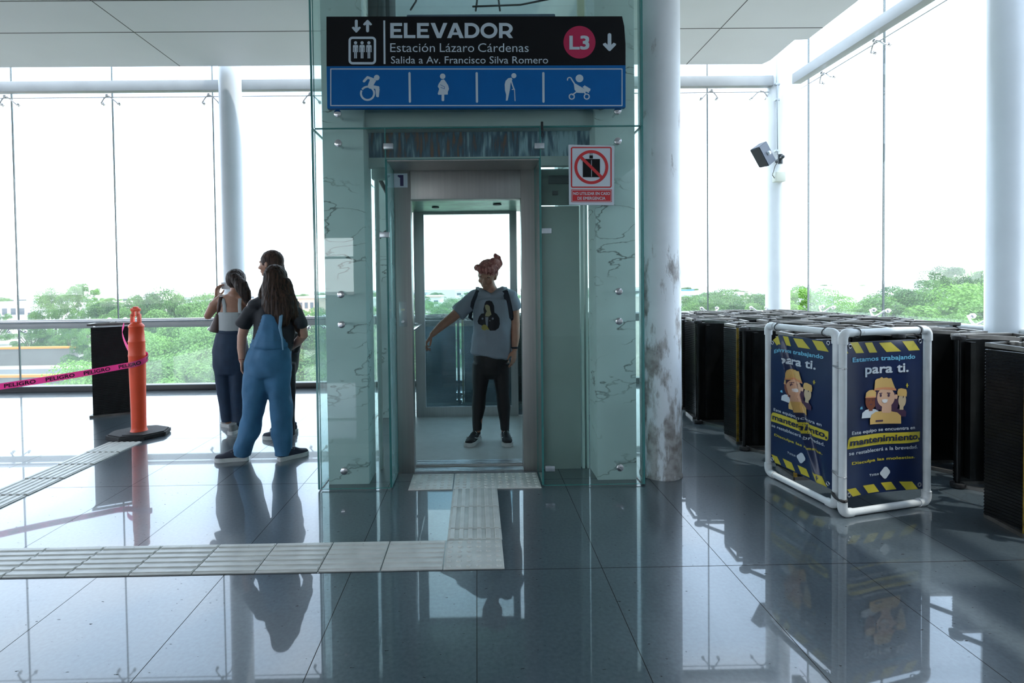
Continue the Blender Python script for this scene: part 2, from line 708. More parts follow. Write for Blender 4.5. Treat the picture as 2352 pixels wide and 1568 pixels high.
ZC = 4.12
SHX0, SHX1, SHY0, SHY1 = -1.075, 1.118, 3.62, 5.95
poly = [(HX0, HY0), (3.80, HY0), (3.80, 5.4), (3.82, 6.25), (3.675, 6.262), (3.70, 6.82), (3.66, 6.93), (HX0, 6.86)]
fr = lambda u, v, h: Vector((u, v, h))
mb = MB()
# slab left of, right of, behind and in front of the shaft opening
mb.prism([(HX0, HY0), (SHX0, HY0), (SHX0, 6.885), (HX0, 6.86)], ZC, ZC + 0.22, fr)
mb.prism([(SHX1, HY0), (3.80, HY0), (3.80, 5.4), (3.82, 6.25), (3.675, 6.262), (3.70, 6.82), (3.66, 6.95), (SHX1, 6.915)], ZC, ZC + 0.22, fr)
mb.prism([(SHX0, HY0), (SHX1, HY0), (SHX1, SHY0), (SHX0, SHY0)], ZC, ZC + 0.22, fr)
mb.prism([(SHX0, SHY1), (SHX1, SHY1), (SHX1, 6.915), (SHX0, 6.885)], ZC, ZC + 0.22, fr)
mb.build('ceiling', ceiling_material(), loc=(0, 0, 0), kind='structure')

# rear and far side of the hall behind the camera
M['hall_wall'] = mat('hall_wall', (0.62, 0.64, 0.64, 1), 0.6, var=0.05)
mb = MB()
mb.box(-3.2, HY0 - 0.2, 0, HX1, HY0, 5.2)
mb.box(HX0, HY0 - 0.2, 0, -3.2, HY0, 1.15)
mb.box(HX0, HY0 - 0.2, 2.65, -3.2, HY0, 5.2)
mb.box(-5.4, HY0 - 0.16, 0.9, -5.05, HY0 - 0.02, 3.2, R=Matrix.Rotation(-0.5, 3, 'Y'))
for k in range(6):
    mb.box(HX0 + 1.4 * k, HY0 - 0.12, 1.15, HX0 + 1.4 * k + 0.06, HY0 - 0.06, 3.1)
mb.box(HX0, HY0 - 0.12, 2.1, -3.2, HY0 - 0.06, 2.16)
mb.build('wall_rear', 'hall_wall', loc=(0, 0, 0), kind='structure')
mb = MB()
mb.box(HX0 - 0.2, HY0, 0, HX0, 7.36, 0.9)
mb.box(HX0 - 0.2, HY0, 3.9, HX0, 7.36, 5.2)
for k in range(5):
    mb.box(HX0 - 0.2, HY0 + 3.5 * k, 0.9, HX0, HY0 + 3.5 * k + 0.35, 3.9)
mb.build('wall_left', 'hall_wall', loc=(0, 0, 0), kind='structure')
mb = MB()
mb.box(4.40, HY0, 0, 4.6, 1.45, 5.2)
mb.build('wall_right', 'hall_wall', loc=(0, 0, 0), kind='structure')

# black kerb under the glass
mb = MB()
mb.box(HX0, 7.36, 0, 3.98, 7.50, 0.075, bev=0.004)
mb.build('baseboard_back', 'black_paint', kind='structure')
mb = MB()
mb.box(4.26, 1.46, 0, 4.40, 7.2, 0.075, bev=0.004)
mb.build('baseboard_right', 'black_paint', kind='structure')

# glazing: one pane per bay, upper and lower, with its dark silicone joint
PITCH_X = 1.337
wn = 0


def pane(x0, x1, z0, z1, m, axis, pos, joint=True):
    global wn
    wn += 1
    p = MB()
    g = 0.006
    if axis == 'x':
        p.box(x0 + g, pos, z0, x1 - g, pos + 0.019, z1)
    else:
        p.box(pos, x0 + g, z0, pos + 0.019, x1 - g, z1)
    o = p.build('window_%d' % wn, m, kind='structure', smooth=False)
    if joint:
        q = MB()
        if axis == 'x':
            q.box(x1 - g, pos, z0, x1 + g, pos + 0.019, z1)
        else:
            q.box(pos, x1 - g, z0, pos + 0.019, x1 + g, z1)
        q.build('joint_seal', 'silicone', o)


JX = [-6.19 + PITCH_X * k for k in range(-3, 8)]      # joints along the back
for i in range(len(JX) - 1):
    pane(JX[i], JX[i + 1], 0.075, 0.90, 'low_glass', 'x', 7.43)
    pane(JX[i], JX[i + 1], 0.90, 5.4, 'window_glass', 'x', 7.43)
pane(JX[-1], 4.42, 0.075, 0.90, 'low_glass', 'x', 7.43, False)
pane(JX[-1], 4.42, 0.90, 5.4, 'window_glass', 'x', 7.43, False)
JY = [5.86 - PITCH_X * k for k in range(-1, 4)][::-1]
JY = [1.46] + JY
for i in range(len(JY) - 1):
    pane(JY[i], JY[i + 1], 0.075, 0.92, 'low_glass', 'y', 4.40)
    pane(JY[i], JY[i + 1], 0.92, 5.4, 'window_glass', 'y', 4.40)

# beams and rails of the glass wall
mb = MB()
mb.box(HX0, 7.26, 3.965, 3.98, 7.36, 4.10, bev=0.006)
mb.build('trim_1', 'beam_grey', kind='structure')
mb = MB()
mb.box(4.20, 1.46, 3.965, 4.32, 7.22, 4.10, bev=0.006)
mb.build('trim_2', 'beam_grey', kind='structure')
mb = MB()
mb.box(HX0, 7.30, 0.855, 3.98, 7.36, 0.925, bev=0.004)
mb.build('trim_3', 'beam_grey', kind='structure')
mb = MB()
mb.box(4.22, 1.46, 0.855, 4.32, 7.22, 0.925, bev=0.004)
mb.build('trim_4', 'beam_grey', kind='structure')
for nm, p1, p2, lb in (('handrail', (HX0, 7.27, 0.952), (3.97, 7.27, 0.952), 'long round steel handrail along the back glass wall'),
                       ('handrail', (4.22, 1.46, 0.952), (4.22, 7.19, 0.952), 'round steel handrail along the right glass wall')):
    mb = MB()
    mb.cyl(p1, p2, 0.026, seg=20)
    d = (Vector(p2) - Vector(p1)).normalized()
    mb.build(nm, M['white_paint'] if 'right' in lb else mat('satin_rail', (0.5, 0.51, 0.52, 1), 0.25, 0.8), label=lb, cat='handrail')  # right rail is the same kind, its overexposed brightness put into white
for p1, p2, lb in (((HX0, 7.34, 3.905), (3.97, 7.34, 3.905), 'thin steel tension cable below the back upper beam'),
                   ((4.32, 1.46, 3.905), (4.32, 7.22, 3.905), 'thin steel tension cable below the right upper beam')):
    mb = MB()
    mb.cyl(p1, p2, 0.006, seg=8)
    mb.build('tension_cable', 'steel', label=lb, cat='cable')


# round columns
def column(name, x, y, r, z1, m, label, seg=48):
    p = MB()
    p.lathe([(r + 0.006, 0), (r + 0.006, 0.012), (r, 0.02), (r, z1)], (x, y, 0), seg)
    return p.build(name, m, label=label, cat='column', loc=(x, y, 0))


def worn_column_material():
    m = mat('flaking_column', (0.74, 0.79, 0.83, 1), 0.4, var=0.06, vscale=3)
    t = m.node_tree
    b = t.nodes['Principled BSDF']
    old = b.inputs['Base Color'].links[0].from_socket
    A, K = t.nodes.new, t.links.new
    c = A('ShaderNodeTexCoord')
    sp = A('ShaderNodeSeparateXYZ')
    K(c.outputs['Object'], sp.inputs[0])
    mp_ = A('ShaderNodeMapping')
    mp_.inputs['Scale'].default_value = (7, 7, 2.3)
    K(c.outputs['Object'], mp_.inputs[0])
    n = A('ShaderNodeTexNoise')
    n.inputs['Scale'].default_value = 1.0
    n.inputs['Detail'].default_value = 10
    n.inputs['Roughness'].default_value = 0.62
    K(mp_.outputs[0], n.inputs['Vector'])
    hz = A('ShaderNodeMapRange')
    hz.inputs['From Min'].default_value = 0.0
    hz.inputs['From Max'].default_value = 2.3
    hz.inputs['To Min'].default_value = 0.10
    hz.inputs['To Max'].default_value = -0.13
    K(sp.outputs['Z'], hz.inputs['Value'])
    ad = A('ShaderNodeMath')
    ad.operation = 'ADD'
    K(n.outputs['Fac'], ad.inputs[0])
    K(hz.outputs[0], ad.inputs[1])
    r = A('ShaderNodeValToRGB')
    r.color_ramp.elements[0].position = 0.50
    r.color_ramp.elements[1].position = 0.58
    K(ad.outputs[0], r.inputs[0])
    n2 = A('ShaderNodeTexNoise')
    n2.inputs['Scale'].default_value = 16
    n2.inputs['Detail'].default_value = 6
    K(c.outputs['Object'], n2.inputs['Vector'])
    r2 = A('ShaderNodeValToRGB')
    r2.color_ramp.elements[0].color = (0.20, 0.185, 0.175, 1)
    r2.color_ramp.elements[0].position = 0.35
    r2.color_ramp.elements[1].color = (0.42, 0.42, 0.42, 1)
    r2.color_ramp.elements[1].position = 0.62
    K(n2.outputs['Fac'], r2.inputs[0])
    mx = A('ShaderNodeMix')
    mx.data_type = 'RGBA'
    K(r.outputs[0], mx.inputs['Factor'])
    K(old, mx.inputs[6])
    K(r2.outputs[0], mx.inputs[7])
    K(mx.outputs[2], b.inputs['Base Color'])
    bp = A('ShaderNodeBump')
    bp.inputs['Strength'].default_value = 0.4
    bp.inputs['Distance'].default_value = 0.01
    bp.invert = True
    K(r.outputs[0], bp.inputs['Height'])
    K(bp.outputs[0], b.inputs['Normal'])
    return m


column('round_column', 1.297, 3.845, 0.142, ZC, worn_column_material(), 'round column with flaking white paint just right of the elevator')
column('round_column', -3.13, 7.10, 0.137, 4.7, M['column_paint'], 'smooth pale round column behind the three young women')
column('round_column', 4.10, 7.38, 0.15, 4.7, M['white_paint'], 'white round column in the far right corner carrying the loudspeaker')
column('round_column', 4.25, 4.30, 0.15, 4.7, M['column_paint'], 'pale round column at the right edge of the glass wall')


# glass spiders
def make_spider(up, loc_name, double=True, single=0):
    """arms reach from a hub on the beam to bolts on the pane; built round the joint, facing -y"""
    r = empty(loc_name, (0, 0, 0))
    h = MB()
    h.lathe([(0.017, 0), (0.019, 0.008), (0.019, 0.035), (0.012, 0.045)], (0, -0.06, 0), 16, (0, 1, 0))
    h.build('hub', 'chrome', r)
    dirs = []
    sgn = -1 if up else 1
    if up:
        dirs = [(-1, -1), (1, -1)]
    else:
        dirs = [(-1, 1), (1, 1), (-1, -1), (1, -1)]
    if single:
        dirs = [d for d in dirs if d[0] == single]
    for (sx, sz) in dirs:
        a = MB()
        e = Vector((sx * 0.105, 0.05, sz * (0.085 if up else 0.075)))
        a.tube([(0, -0.04, 0), (sx * 0.05, -0.03, sz * 0.03), (e.x, -0.01, e.z)], [0.011, 0.0095, 0.0085], seg=10)
        ao = a.build('arm', 'chrome', r)
        b = MB()
        b.lathe([(0.010, -0.055), (0.010, -0.03), (0.022, -0.028), (0.024, -0.012), (0.024, -0.006), (0.009, -0.004), (0.009, 0.012)], (e.x, 0.05, e.z), 16, (0, 1, 0))
        b.build('bolt', 'chrome', ao)
    return r


protoU = make_spider(True, 'glass_spider')
protoL = make_spider(False, 'glass_spider')
ups, lows = [], []
first = [True, True]


def put(proto, k, loc, rz, label, group):
    if first[k]:
        o = proto
        first[k] = False
        o.location = loc
        o.rotation_euler = (0, 0, rz)
    else:
        o = copy_tree(proto, loc, (0, 0, rz))
    tag(o, label, 'bracket', group)


vis = [x for x in JX if -6.4 < x < -0.5]
for i, x in enumerate(vis):
    pos_ = ORD[i] + ' from the left'
    put(protoU, 0, (x, 7.38, 3.93), 0, 'two-armed steel glass spider under the back upper beam, ' + pos_, 'upper spiders on the back glass')
    put(protoL, 1, (x, 7.38, 0.89), 0, 'four-armed steel glass spider at the back handrail, ' + pos_, 'lower spiders on the back glass')
for nm, x in (('right of the flaking column', 3.18), ('beside the loudspeaker column', 3.86)):
    put(protoU, 0, (x, 7.38, 3.93), 0, 'two-armed steel glass spider under the back beam, ' + nm, 'upper spiders on the back glass')
    put(protoL, 1, (x, 7.38, 0.93), 0, 'steel glass spider at the back rail, ' + nm, 'lower spiders on the back glass')
for nm, y in (('nearest the corner', 6.75), ('at the middle pane joint', 5.86), ('beside the near pale column', 4.66)):
    put(protoU, 0, (4.35, y, 3.93), -PI / 2, 'steel glass spider under the right upper beam, ' + nm, 'upper spiders on the right glass')
    put(protoL, 1, (4.35, y, 0.96), -PI / 2, 'steel glass spider on the right handrail, ' + nm, 'lower spiders on the right glass')


# tactile paving: one tile is one thing
def tactile_material():
    m = mat('tactile_ceramic', (0.58, 0.58, 0.54, 1), 0.36, var=0.12, vscale=9, dirt=0.665, dirt_col=(0.12, 0.10, 0.08, 1), dscale=14)
    return m


M['tactile'] = tactile_material()


def tile_mesh(kind, w=0.294, l=0.294):
    p = MB()
    p.box(-w / 2, -l / 2, 0.0, w / 2, l / 2, 0.006, bev=0.0015)
    if kind == 'dome':
        for i in range(6):
            for j in range(6):
                p.lathe([(0.013, 0.005), (0.0125, 0.008), (0.009, 0.0105), (0.004, 0.011)], (-w / 2 + w * (i + .5) / 6, -l / 2 + l * (j + .5) / 6, 0), 12)
    else:
        for i in range(6):
            x = -w / 2 + w * (i + .5) / 6
            p.prism([(-0.0135, 0.005), (-0.0105, 0.0105), (0.0105, 0.0105), (0.0135, 0.005)], -l / 2 + 0.004, l / 2 - 0.004, lambda u, v, h, x=x: Vector((x + u, h, v)))
    return p


tiles = {}


def tile(kind, x, y, rz, label, group, l=0.294):
    key = (kind, round(l, 3))
    if key in tiles:
        o = tiles[key].copy()
        COL.objects.link(o)
        o.location = (x, y, 0)
    else:
        o = tile_mesh(kind, 0.294, l).build('tactile_tile', 'tactile', loc=(0, 0, 0), smooth=30)
        o.location = (x, y, 0)
        tiles[key] = o
    o.rotation_euler = (0, 0, rz)
    tag(o, label, 'tactile tile', group)


for i, x in enumerate((-0.326, -0.025, 0.270)):
    tile('dome', x, 3.758, 0, 'domed tactile tile at the elevator threshold, ' + ('left', 'middle', 'right')[i] + ' of three', 'tactile tiles at the elevator door')
tile('bar', -0.027, 3.458, 0, 'ribbed tactile tile directly in front of the middle threshold tile', 'tactile tiles in front of the elevator')
tile('bar', -0.027, 3.158, 0, 'ribbed tactile tile halfway between elevator door and corner tile', 'tactile tiles in front of the elevator')
tile('bar', -0.027, 2.943, 0, 'short cut ribbed tactile tile next to the domed corner tile', 'tactile tiles in front of the elevator', l=0.122)
tile('dome', -0.030, 2.729, 0, 'domed tactile corner tile where the two tactile strips meet', 'tactile tiles in front of the elevator')
for k in range(8):
    tile('bar', -0.328 - 0.299 * k, 2.731, PI / 2, 'ribbed tactile tile in the wide foreground strip, %s to the left of the corner tile' % ORD[k], 'tactile tiles of the foreground strip')
for k in range(8):
    tile('bar', -3.148, 4.722 - 0.3115 * k, 0, 'ribbed tactile tile in the far left strip, %s from the orange post' % ORD[k], 'tactile tiles of the far left strip')
# ------------------------------------------------------------------ elevator shaft
M['plaster'] = mat('cracked_plaster', (0.66, 0.75, 0.73, 1), 0.55, var=0.08, vscale=3)


def cracks(m):
    t = m.node_tree
    b = t.nodes['Principled BSDF']
    old = b.inputs['Base Color'].links[0].from_socket
    A, K = t.nodes.new, t.links.new
    c = A('ShaderNodeTexCoord')
    mp_ = A('ShaderNodeMapping')
    mp_.inputs['Scale'].default_value = (1.7, 1.7, 3.9)
    mp_.inputs['Rotation'].default_value = (0, 0.35, 0)
    K(c.outputs['Object'], mp_.inputs[0])
    n = A('ShaderNodeTexNoise')
    n.inputs['Scale'].default_value = 1.5
    n.inputs['Detail'].default_value = 4.5
    n.inputs['Roughness'].default_value = 0.45
    K(mp_.outputs[0], n.inputs['Vector'])
    # thin veins where the noise crosses the middle value
    s1 = A('ShaderNodeMath')
    s1.operation = 'SUBTRACT'
    s1.inputs[1].default_value = 0.5
    K(n.outputs['Fac'], s1.inputs[0])
    s2 = A('ShaderNodeMath')
    s2.operation = 'ABSOLUTE'
    K(s1.outputs[0], s2.inputs[0])
    s3 = A('ShaderNodeMapRange')
    s3.inputs['From Min'].default_value = 0.0
    s3.inputs['From Max'].default_value = 0.011
    s3.inputs['To Min'].default_value = 1
    s3.inputs['To Max'].default_value = 0
    K(s2.outputs[0], s3.inputs['Value'])
    n2 = A('ShaderNodeTexNoise')
    n2.inputs['Scale'].default_value = 3.1
    n2.inputs['Detail'].default_value = 4
    K(c.outputs['Object'], n2.inputs['Vector'])
    s4 = A('ShaderNodeMapRange')
    s4.inputs['From Min'].default_value = 0.44
    s4.inputs['From Max'].default_value = 0.60
    K(n2.outputs['Fac'], s4.inputs['Value'])
    mm = A('ShaderNodeMath')
    mm.operation = 'MULTIPLY'
    K(s3.outputs[0], mm.inputs[0])
    K(s4.outputs[0], mm.inputs[1])
    mx = A('ShaderNodeMix')
    mx.data_type = 'RGBA'
    K(mm.outputs[0], mx.inputs['Factor'])
    K(old, mx.inputs[6])
    mx.inputs[7].default_value = (0.10, 0.11, 0.10, 1)
    K(mx.outputs[2], b.inputs['Base Color'])


cracks(M['plaster'])
M['lintel'] = mat('shaft_lintel', (0.50, 0.56, 0.54, 1), 0.5, var=0.06, vscale=3)
M['door_steel'] = mat('door_steel', (0.40, 0.385, 0.37, 1), 0.38, 0.85, var=0.06, vscale=60, stretch=(1, 1, 0.02))
M['cabin_steel'] = mat('cabin_steel', (0.46, 0.47, 0.47, 1), 0.30, 0.9, var=0.06, vscale=60, stretch=(1, 1, 0.02))
M['shaft_panel'] = mat('shaft_panel', (0.36, 0.42, 0.39, 1), 0.45, 0.2, var=0.08, vscale=2)
M['dark_steel'] = mat('dark_machinery', (0.05, 0.06, 0.065, 1), 0.5, 0.4, var=0.2)


def streaky():
    m = mat('streaked_blue_panel', (0.05, 0.10, 0.17, 1), 0.5, var=0.3, vscale=5)
    t = m.node_tree
    b = t.nodes['Principled BSDF']
    A, K = t.nodes.new, t.links.new
    c = A('ShaderNodeTexCoord')
    mp_ = A('ShaderNodeMapping')
    mp_.inputs['Scale'].default_value = (38, 1, 5)
    K(c.outputs['Object'], mp_.inputs[0])
    n = A('ShaderNodeTexNoise')
    n.inputs['Scale'].default_value = 1
    n.inputs['Detail'].default_value = 6
    K(mp_.outputs[0], n.inputs['Vector'])
    n2 = A('ShaderNodeTexNoise')
    n2.inputs['Scale'].default_value = 2.6
    K(c.outputs['Object'], n2.inputs['Vector'])
    ad = A('ShaderNodeMath')
    ad.operation = 'ADD'
    K(n.outputs['Fac'], ad.inputs[0])
    K(n2.outputs['Fac'], ad.inputs[1])
    r = A('ShaderNodeValToRGB')
    cr_ = r.color_ramp
    cr_.elements[0].position = 0.40
    cr_.elements[0].color = (0.22, 0.10, 0.06, 1)
    cr_.elements[1].position = 0.60
    cr_.elements[1].color = (0.45, 0.62, 0.70, 1)
    e_ = cr_.elements.new(0.455)
    e_.color = (0.05, 0.09, 0.15, 1)
    e_ = cr_.elements.new(0.51)
    e_.color = (0.10, 0.17, 0.25, 1)
    h = A('ShaderNodeMath')
    h.operation = 'MULTIPLY'
    h.inputs[1].default_value = 0.5
    K(ad.outputs[0], h.inputs[0])
    K(h.outputs[0], r.inputs[0])
    K(r.outputs[0], b.inputs['Base Color'])
    return m


M['streaky'] = streaky()
SH_TOP = 5.0
M['frosted_glass'] = glass('hazy_return_glass', (0.80, 0.92, 0.92, 1), haze=0.22, haze_col=(0.55, 0.80, 0.82, 1), smear=0.15)
# corner columns of the shaft
for nm, x0, x1, y0, y1, lb in (
        ('shaft_column', -1.035, -0.755, 3.74, 3.99, 'cracked pale plaster column inside the shaft glass left of the elevator door'),
        ('shaft_column', 0.822, 1.095, 3.74, 3.99, 'cracked pale plaster column inside the shaft glass under the red and white sign'),
        ('shaft_column', -1.035, -0.80, 5.62, 5.86, 'rear left plaster column of the glass elevator shaft'),
        ('shaft_column', 0.85, 1.095, 5.62, 5.86, 'rear right plaster column of the glass elevator shaft')):
    mb = MB()
    mb.box(x0, y0, 0, x1, y1, SH_TOP, bev=0.006)
    mb.build(nm, 'plaster', label=lb, cat='column')

# glass enclosure
enc = empty('elevator_glass_enclosure', ((SHX0 + SHX1) / 2, 4.8, 0), 'green-tinted glass box that wraps the elevator shaft', 'glass enclosure')
GY = 3.63


def gp(name, x0, y0, z0, x1, y1, z1, m='shaft_glass', edge=True):
    p = MB()
    p.box(x0, y0, z0, x1, y1, z1)
    o = p.build(name, m, enc, smooth=False)
    # polished green edges: the four narrow sides
    if edge:
        t_ = 0.003
        q = MB()
        if abs(x1 - x0) > abs(y1 - y0):
            q.box(x0 - t_, y0, z0, x0, y1, z1)
            q.box(x1, y0, z0, x1 + t_, y1, z1)
            q.box(x0, y0, z0 - t_, x1, y1, z0)
            q.box(x0, y0, z1, x1, y1, z1 + t_)
        else:
            q.box(x0, y0 - t_, z0, x1, y0, z1)
            q.box(x0, y1, z0, x1, y1 + t_, z1)
            q.box(x0, y0, z0 - t_, x1, y1, z0)
            q.box(x0, y0, z1, x1, y1, z1 + t_)
        q.build('glass_edge', 'glass_edge', o, smooth=False)
    return o


ZS = 2.405
PX0, PX1, PZ = -0.595, 0.437, 2.20    # portal opening in the glass
gp('glass_panel', SHX0 + 0.022, GY, 0.012, PX0, GY + 0.012, ZS - 0.004)
gp('glass_panel', PX1, GY, 0.012, SHX1 - 0.016, GY + 0.012, ZS - 0.004)
gp('glass_panel', PX0 + 0.006, GY, PZ, PX1 - 0.006, GY + 0.012, ZS - 0.004)
gp('glass_panel', SHX0 + 0.022, GY, ZS + 0.004, SHX1 - 0.016, GY + 0.012, SH_TOP)
gp('side_glass_panel', SHX0, GY, 0.012, SHX0 + 0.012, 5.92, ZS - 0.004)
gp('side_glass_panel', SHX0, GY, ZS + 0.004, SHX0 + 0.012, 5.92, SH_TOP)
gp('side_glass_panel', SHX1 - 0.012, GY, 0.012, SHX1, 5.92, ZS - 0.004)
gp('side_glass_panel', SHX1 - 0.012, GY, ZS + 0.004, SHX1, 5.92, SH_TOP)
gp('rear_glass_panel', SHX0 + 0.02, 5.91, 0.012, SHX1 - 0.02, 5.922, ZS - 0.004)
gp('rear_glass_panel', SHX0 + 0.02, 5.91, ZS + 0.004, SHX1 - 0.02, 5.922, SH_TOP)
gp('return_glass_panel', PX0, GY + 0.014, 0.012, PX0 + 0.012, 3.94, PZ, m='frosted_glass')
gp('return_glass_panel', PX1 - 0.012, GY + 0.014, 0.012, PX1, 3.94, PZ)
# steel soffit of the recess
mb = MB()
mb.box(PX0 + 0.014, GY + 0.01, PZ - 0.012, PX1 - 0.014, 3.945, PZ - 0.002)
mb.build('recess_soffit', 'door_steel', enc)
# button bolts
for x, zs in ((-0.895, (2.497, 2.303, 1.311, 1.112, 0.138)), (0.944, (2.497, 2.299, 1.308, 1.110, 0.130))):
    for z in zs:
        mb = MB()
        mb.lathe([(0.004, -0.030), (0.014, -0.030), (0.0235, -0.026), (0.0235, -0.008), (0.019, -0.001), (0.008, 0), (0.008, 0.105)], (x, GY, z), 24, (0, 1, 0))
        b_ = mb.build('button_bolt', 'chrome', enc)
# glass clamps
for x, z in ((-0.605, 1.703), (-0.57, 2.285), (0.428, 2.278), (0.470, 1.716), (0.478, 0.125)):
    mb = MB()
    mb.box(x - 0.032, GY - 0.008, z - 0.018, x + 0.032, GY + 0.020, z + 0.018, bev=0.003)
    mb.build('glass_clamp', 'alu', enc)

# little padlock hanging at the top seam
mb = MB()
mb.box(0.436, 3.60, 2.37, 0.452, 3.618, 2.43, bev=0.003)
mb.tube([(0.447, 3.609, 2.37), (0.455, 3.609, 2.345), (0.450, 3.609, 2.32), (0.441, 3.609, 2.335), (0.443, 3.609, 2.36)], 0.0025, seg=6)
mb.build('hanging_clip', 'black_paint', label='small black clip with wire hanging at the glass seam under the big sign', cat='clip')

# lintel and frame work behind the glass
mb = MB()
mb.box(-1.02, 3.80, 2.56, 1.085, 3.94, 2.78, bev=0.004)
mb.box(-0.755, 3.78, 2.455, 0.822, 3.94, 2.555, bev=0.004)
mb.build('shaft_lintel', 'lintel', label='grey-green lintel across the shaft just below the overhead sign', cat='lintel')
mb = MB()
mb.box(-0.775, 3.92, 2.275, 0.822, 3.98, 2.455)
mb.build('streaked_panel', 'streaky', label='dirty blue panel with pale water streaks above the elevator door', cat='panel')
mb = MB()
mb.box(-0.775, 3.90, 2.205, 0.80, 3.955, 2.275, bev=0.003)
mb.build('header_rail', 'lintel', label='pale header rail between streaked panel and elevator door frame', cat='rail')
# service panel right of the door
sp_ = empty('service_panel', (0.64, 4.0, 0), 'tall dull green steel panel behind the glass right of the elevator door', 'panel')
mb = MB()
mb.box(0.475, 3.985, 0.0, 0.755, 4.02, 1.93, bev=0.003)
mb.build('lower_sheet', 'shaft_panel', sp_)
mb = MB()
mb.box(0.475, 3.985, 1.94, 0.80, 4.02, 2.20, bev=0.003)
mb.build('upper_sheet', mat('dark_green_sheet', (0.13, 0.18, 0.165, 1), 0.5, 0.2, var=0.2), sp_)
mb = MB()
mb.box(0.53, 3.965, 2.09, 0.74, 3.985, 2.15, bev=0.004)
mb.box(0.56, 3.97, 2.01, 0.60, 3.985, 2.04, bev=0.004)
mb.build('lock_box', 'dark_steel', sp_)
mb = MB()
mb.box(0.765, 3.99, 0, 0.785, 4.10, 2.2)
mb.box(0.80, 3.99, 0, 0.815, 4.10, 2.2)
mb.build('edge_post', mat('pale_green_post', (0.55, 0.68, 0.64, 1), 0.4), sp_)

# guide rails, cable and machinery in the shaft
mb = MB()
mb.box(-0.76, 4.02, 2.15, -0.62, 4.10, SH_TOP, bev=0.003)
mb.box(-0.735, 4.04, 0.0, -0.715, 4.08, 2.15)
mb.build('guide_rail', 'lintel', label='vertical steel guide rail inside the shaft left of the cabin', cat='rail')
mb = MB()
mb.tube([(-0.76, 4.35, 2.22), (-0.70, 4.35, 2.10), (-0.675, 4.35, 1.95), (-0.70, 4.35, 1.80), (-0.77, 4.35, 1.75)], 0.016, seg=12)
mb.build('hose', 'rubber', label='black loop of cable bulging beside the left plaster column', cat='cable')
mac = empty('hoist_machinery', (0, 4.3, 3.0), 'hoist machinery and wiring in the shaft above the overhead sign', 'machine')
mb = MB()
mb.box(-0.50, 4.15, 3.02, 0.62, 4.45, 3.40, bev=0.01)
mb.build('motor_housing', mat('navy_housing', (0.04, 0.07, 0.12, 1), 0.5, 0.3, var=0.2), mac)
mb = MB()
mb.box(-0.88, 4.0, 3.05, -0.60, 4.3, 3.9, bev=0.02)
mb.cyl((-0.66, 4.0, 3.1), (-0.66, 4.0, 4.2), 0.03)
mb.build('counterweight_block', 'dark_steel', mac)
mb = MB()
for (a_, b_, c_) in (((0.02, 4.1, 3.40), (0.03, 4.1, 3.47), (0.04, 4.1, 3.9)), ((0.20, 4.1, 3.40), (0.19, 4.1, 3.48), (0.22, 4.1, 3.9)),
                     ((0.0, 4.08, 3.42), (0.35, 4.08, 3.43), (0.72, 4.08, 3.50)), ((-0.46, 4.08, 3.40), (-0.42, 4.08, 3.46), (-0.40, 4.08, 3.6))):
    mb.tube([a_, b_, c_], 0.007, seg=8)
mb.build('wiring', 'rubber', mac)
mb = MB()
mb.box(0.78, 4.1, 3.0, 0.83, 4.14, 4.6)
mb.build('cable_strip', mat('cream_strip', (0.55, 0.55, 0.40, 1), 0.5), mac)
mb = MB()
mb.box(-1.03, 4.9, 3.0, 1.05, 4.98, SH_TOP)
mb.build('shaft_backing', mat('shaft_backing', (0.36, 0.41, 0.39, 1), 0.6, var=0.05), label='pale backing board high in the shaft behind the machinery', cat='board')
mb = MB()
mb.box(SHX0, GY, SH_TOP + 0.01, SHX1, 5.93, SH_TOP + 0.1)  # unseen lid added to keep the bright sky out of the shaft
mb.build('shaft_sky_blocker', 'dark_steel', enc)

# landing door frame
DY0 = 3.945
fr_ = empty('elevator_door_frame', (-0.07, 4.0, 0), 'brushed steel elevator door frame around the open doorway', 'door frame')
OX0, OX1, OZ = -0.468, 0.328, 1.985
mb = MB()
mb.box(PX0 - 0.012, DY0, 0, OX0, DY0 + 0.10, 2.205, bev=0.002)
jl = mb.build('jamb', 'door_steel', fr_)
mb = MB()
mb.box(OX1, DY0, 0, 0.475, DY0 + 0.10, 2.205, bev=0.002)
mb.build('jamb', 'door_steel', fr_)
mb = MB()
mb.box(OX0 + 0.001, DY0 + 0.004, OZ, OX1 - 0.001, DY0 + 0.10, 2.205, bev=0.002)
mb.build('header', 'door_steel', fr_)
mb = MB()
for y0, y1 in ((3.945, 4.0), ):
    for k in range(4):
        mb.box(OX0, y0 + 0.016 * k, 0.0, OX1, y0 + 0.016 * k + 0.012, 0.014 + 0.003 * (k % 2))
mb.build('door_sill', 'alu', fr_)
# call panel
mb = MB()
mb.box(-0.562, DY0 - 0.006, 1.07, -0.505, DY0, 1.25, bev=0.002)
cp = mb.build('call_panel', 'cabin_steel', fr_)
mb = MB()
mb.box(-0.548, DY0 - 0.008, 1.185, -0.520, DY0 - 0.006, 1.198)
mb.build('display', mat('cream_label', (0.7, 0.66, 0.5, 1), 0.5), cp)
mb = MB()
mb.lathe([(0.0135, 0), (0.0135, 0.006), (0.010, 0.008), (0.009, 0.006)], (-0.536, DY0 - 0.006, 1.105), 24, (0, -1, 0))
mb.build('call_button', 'chrome', cp)
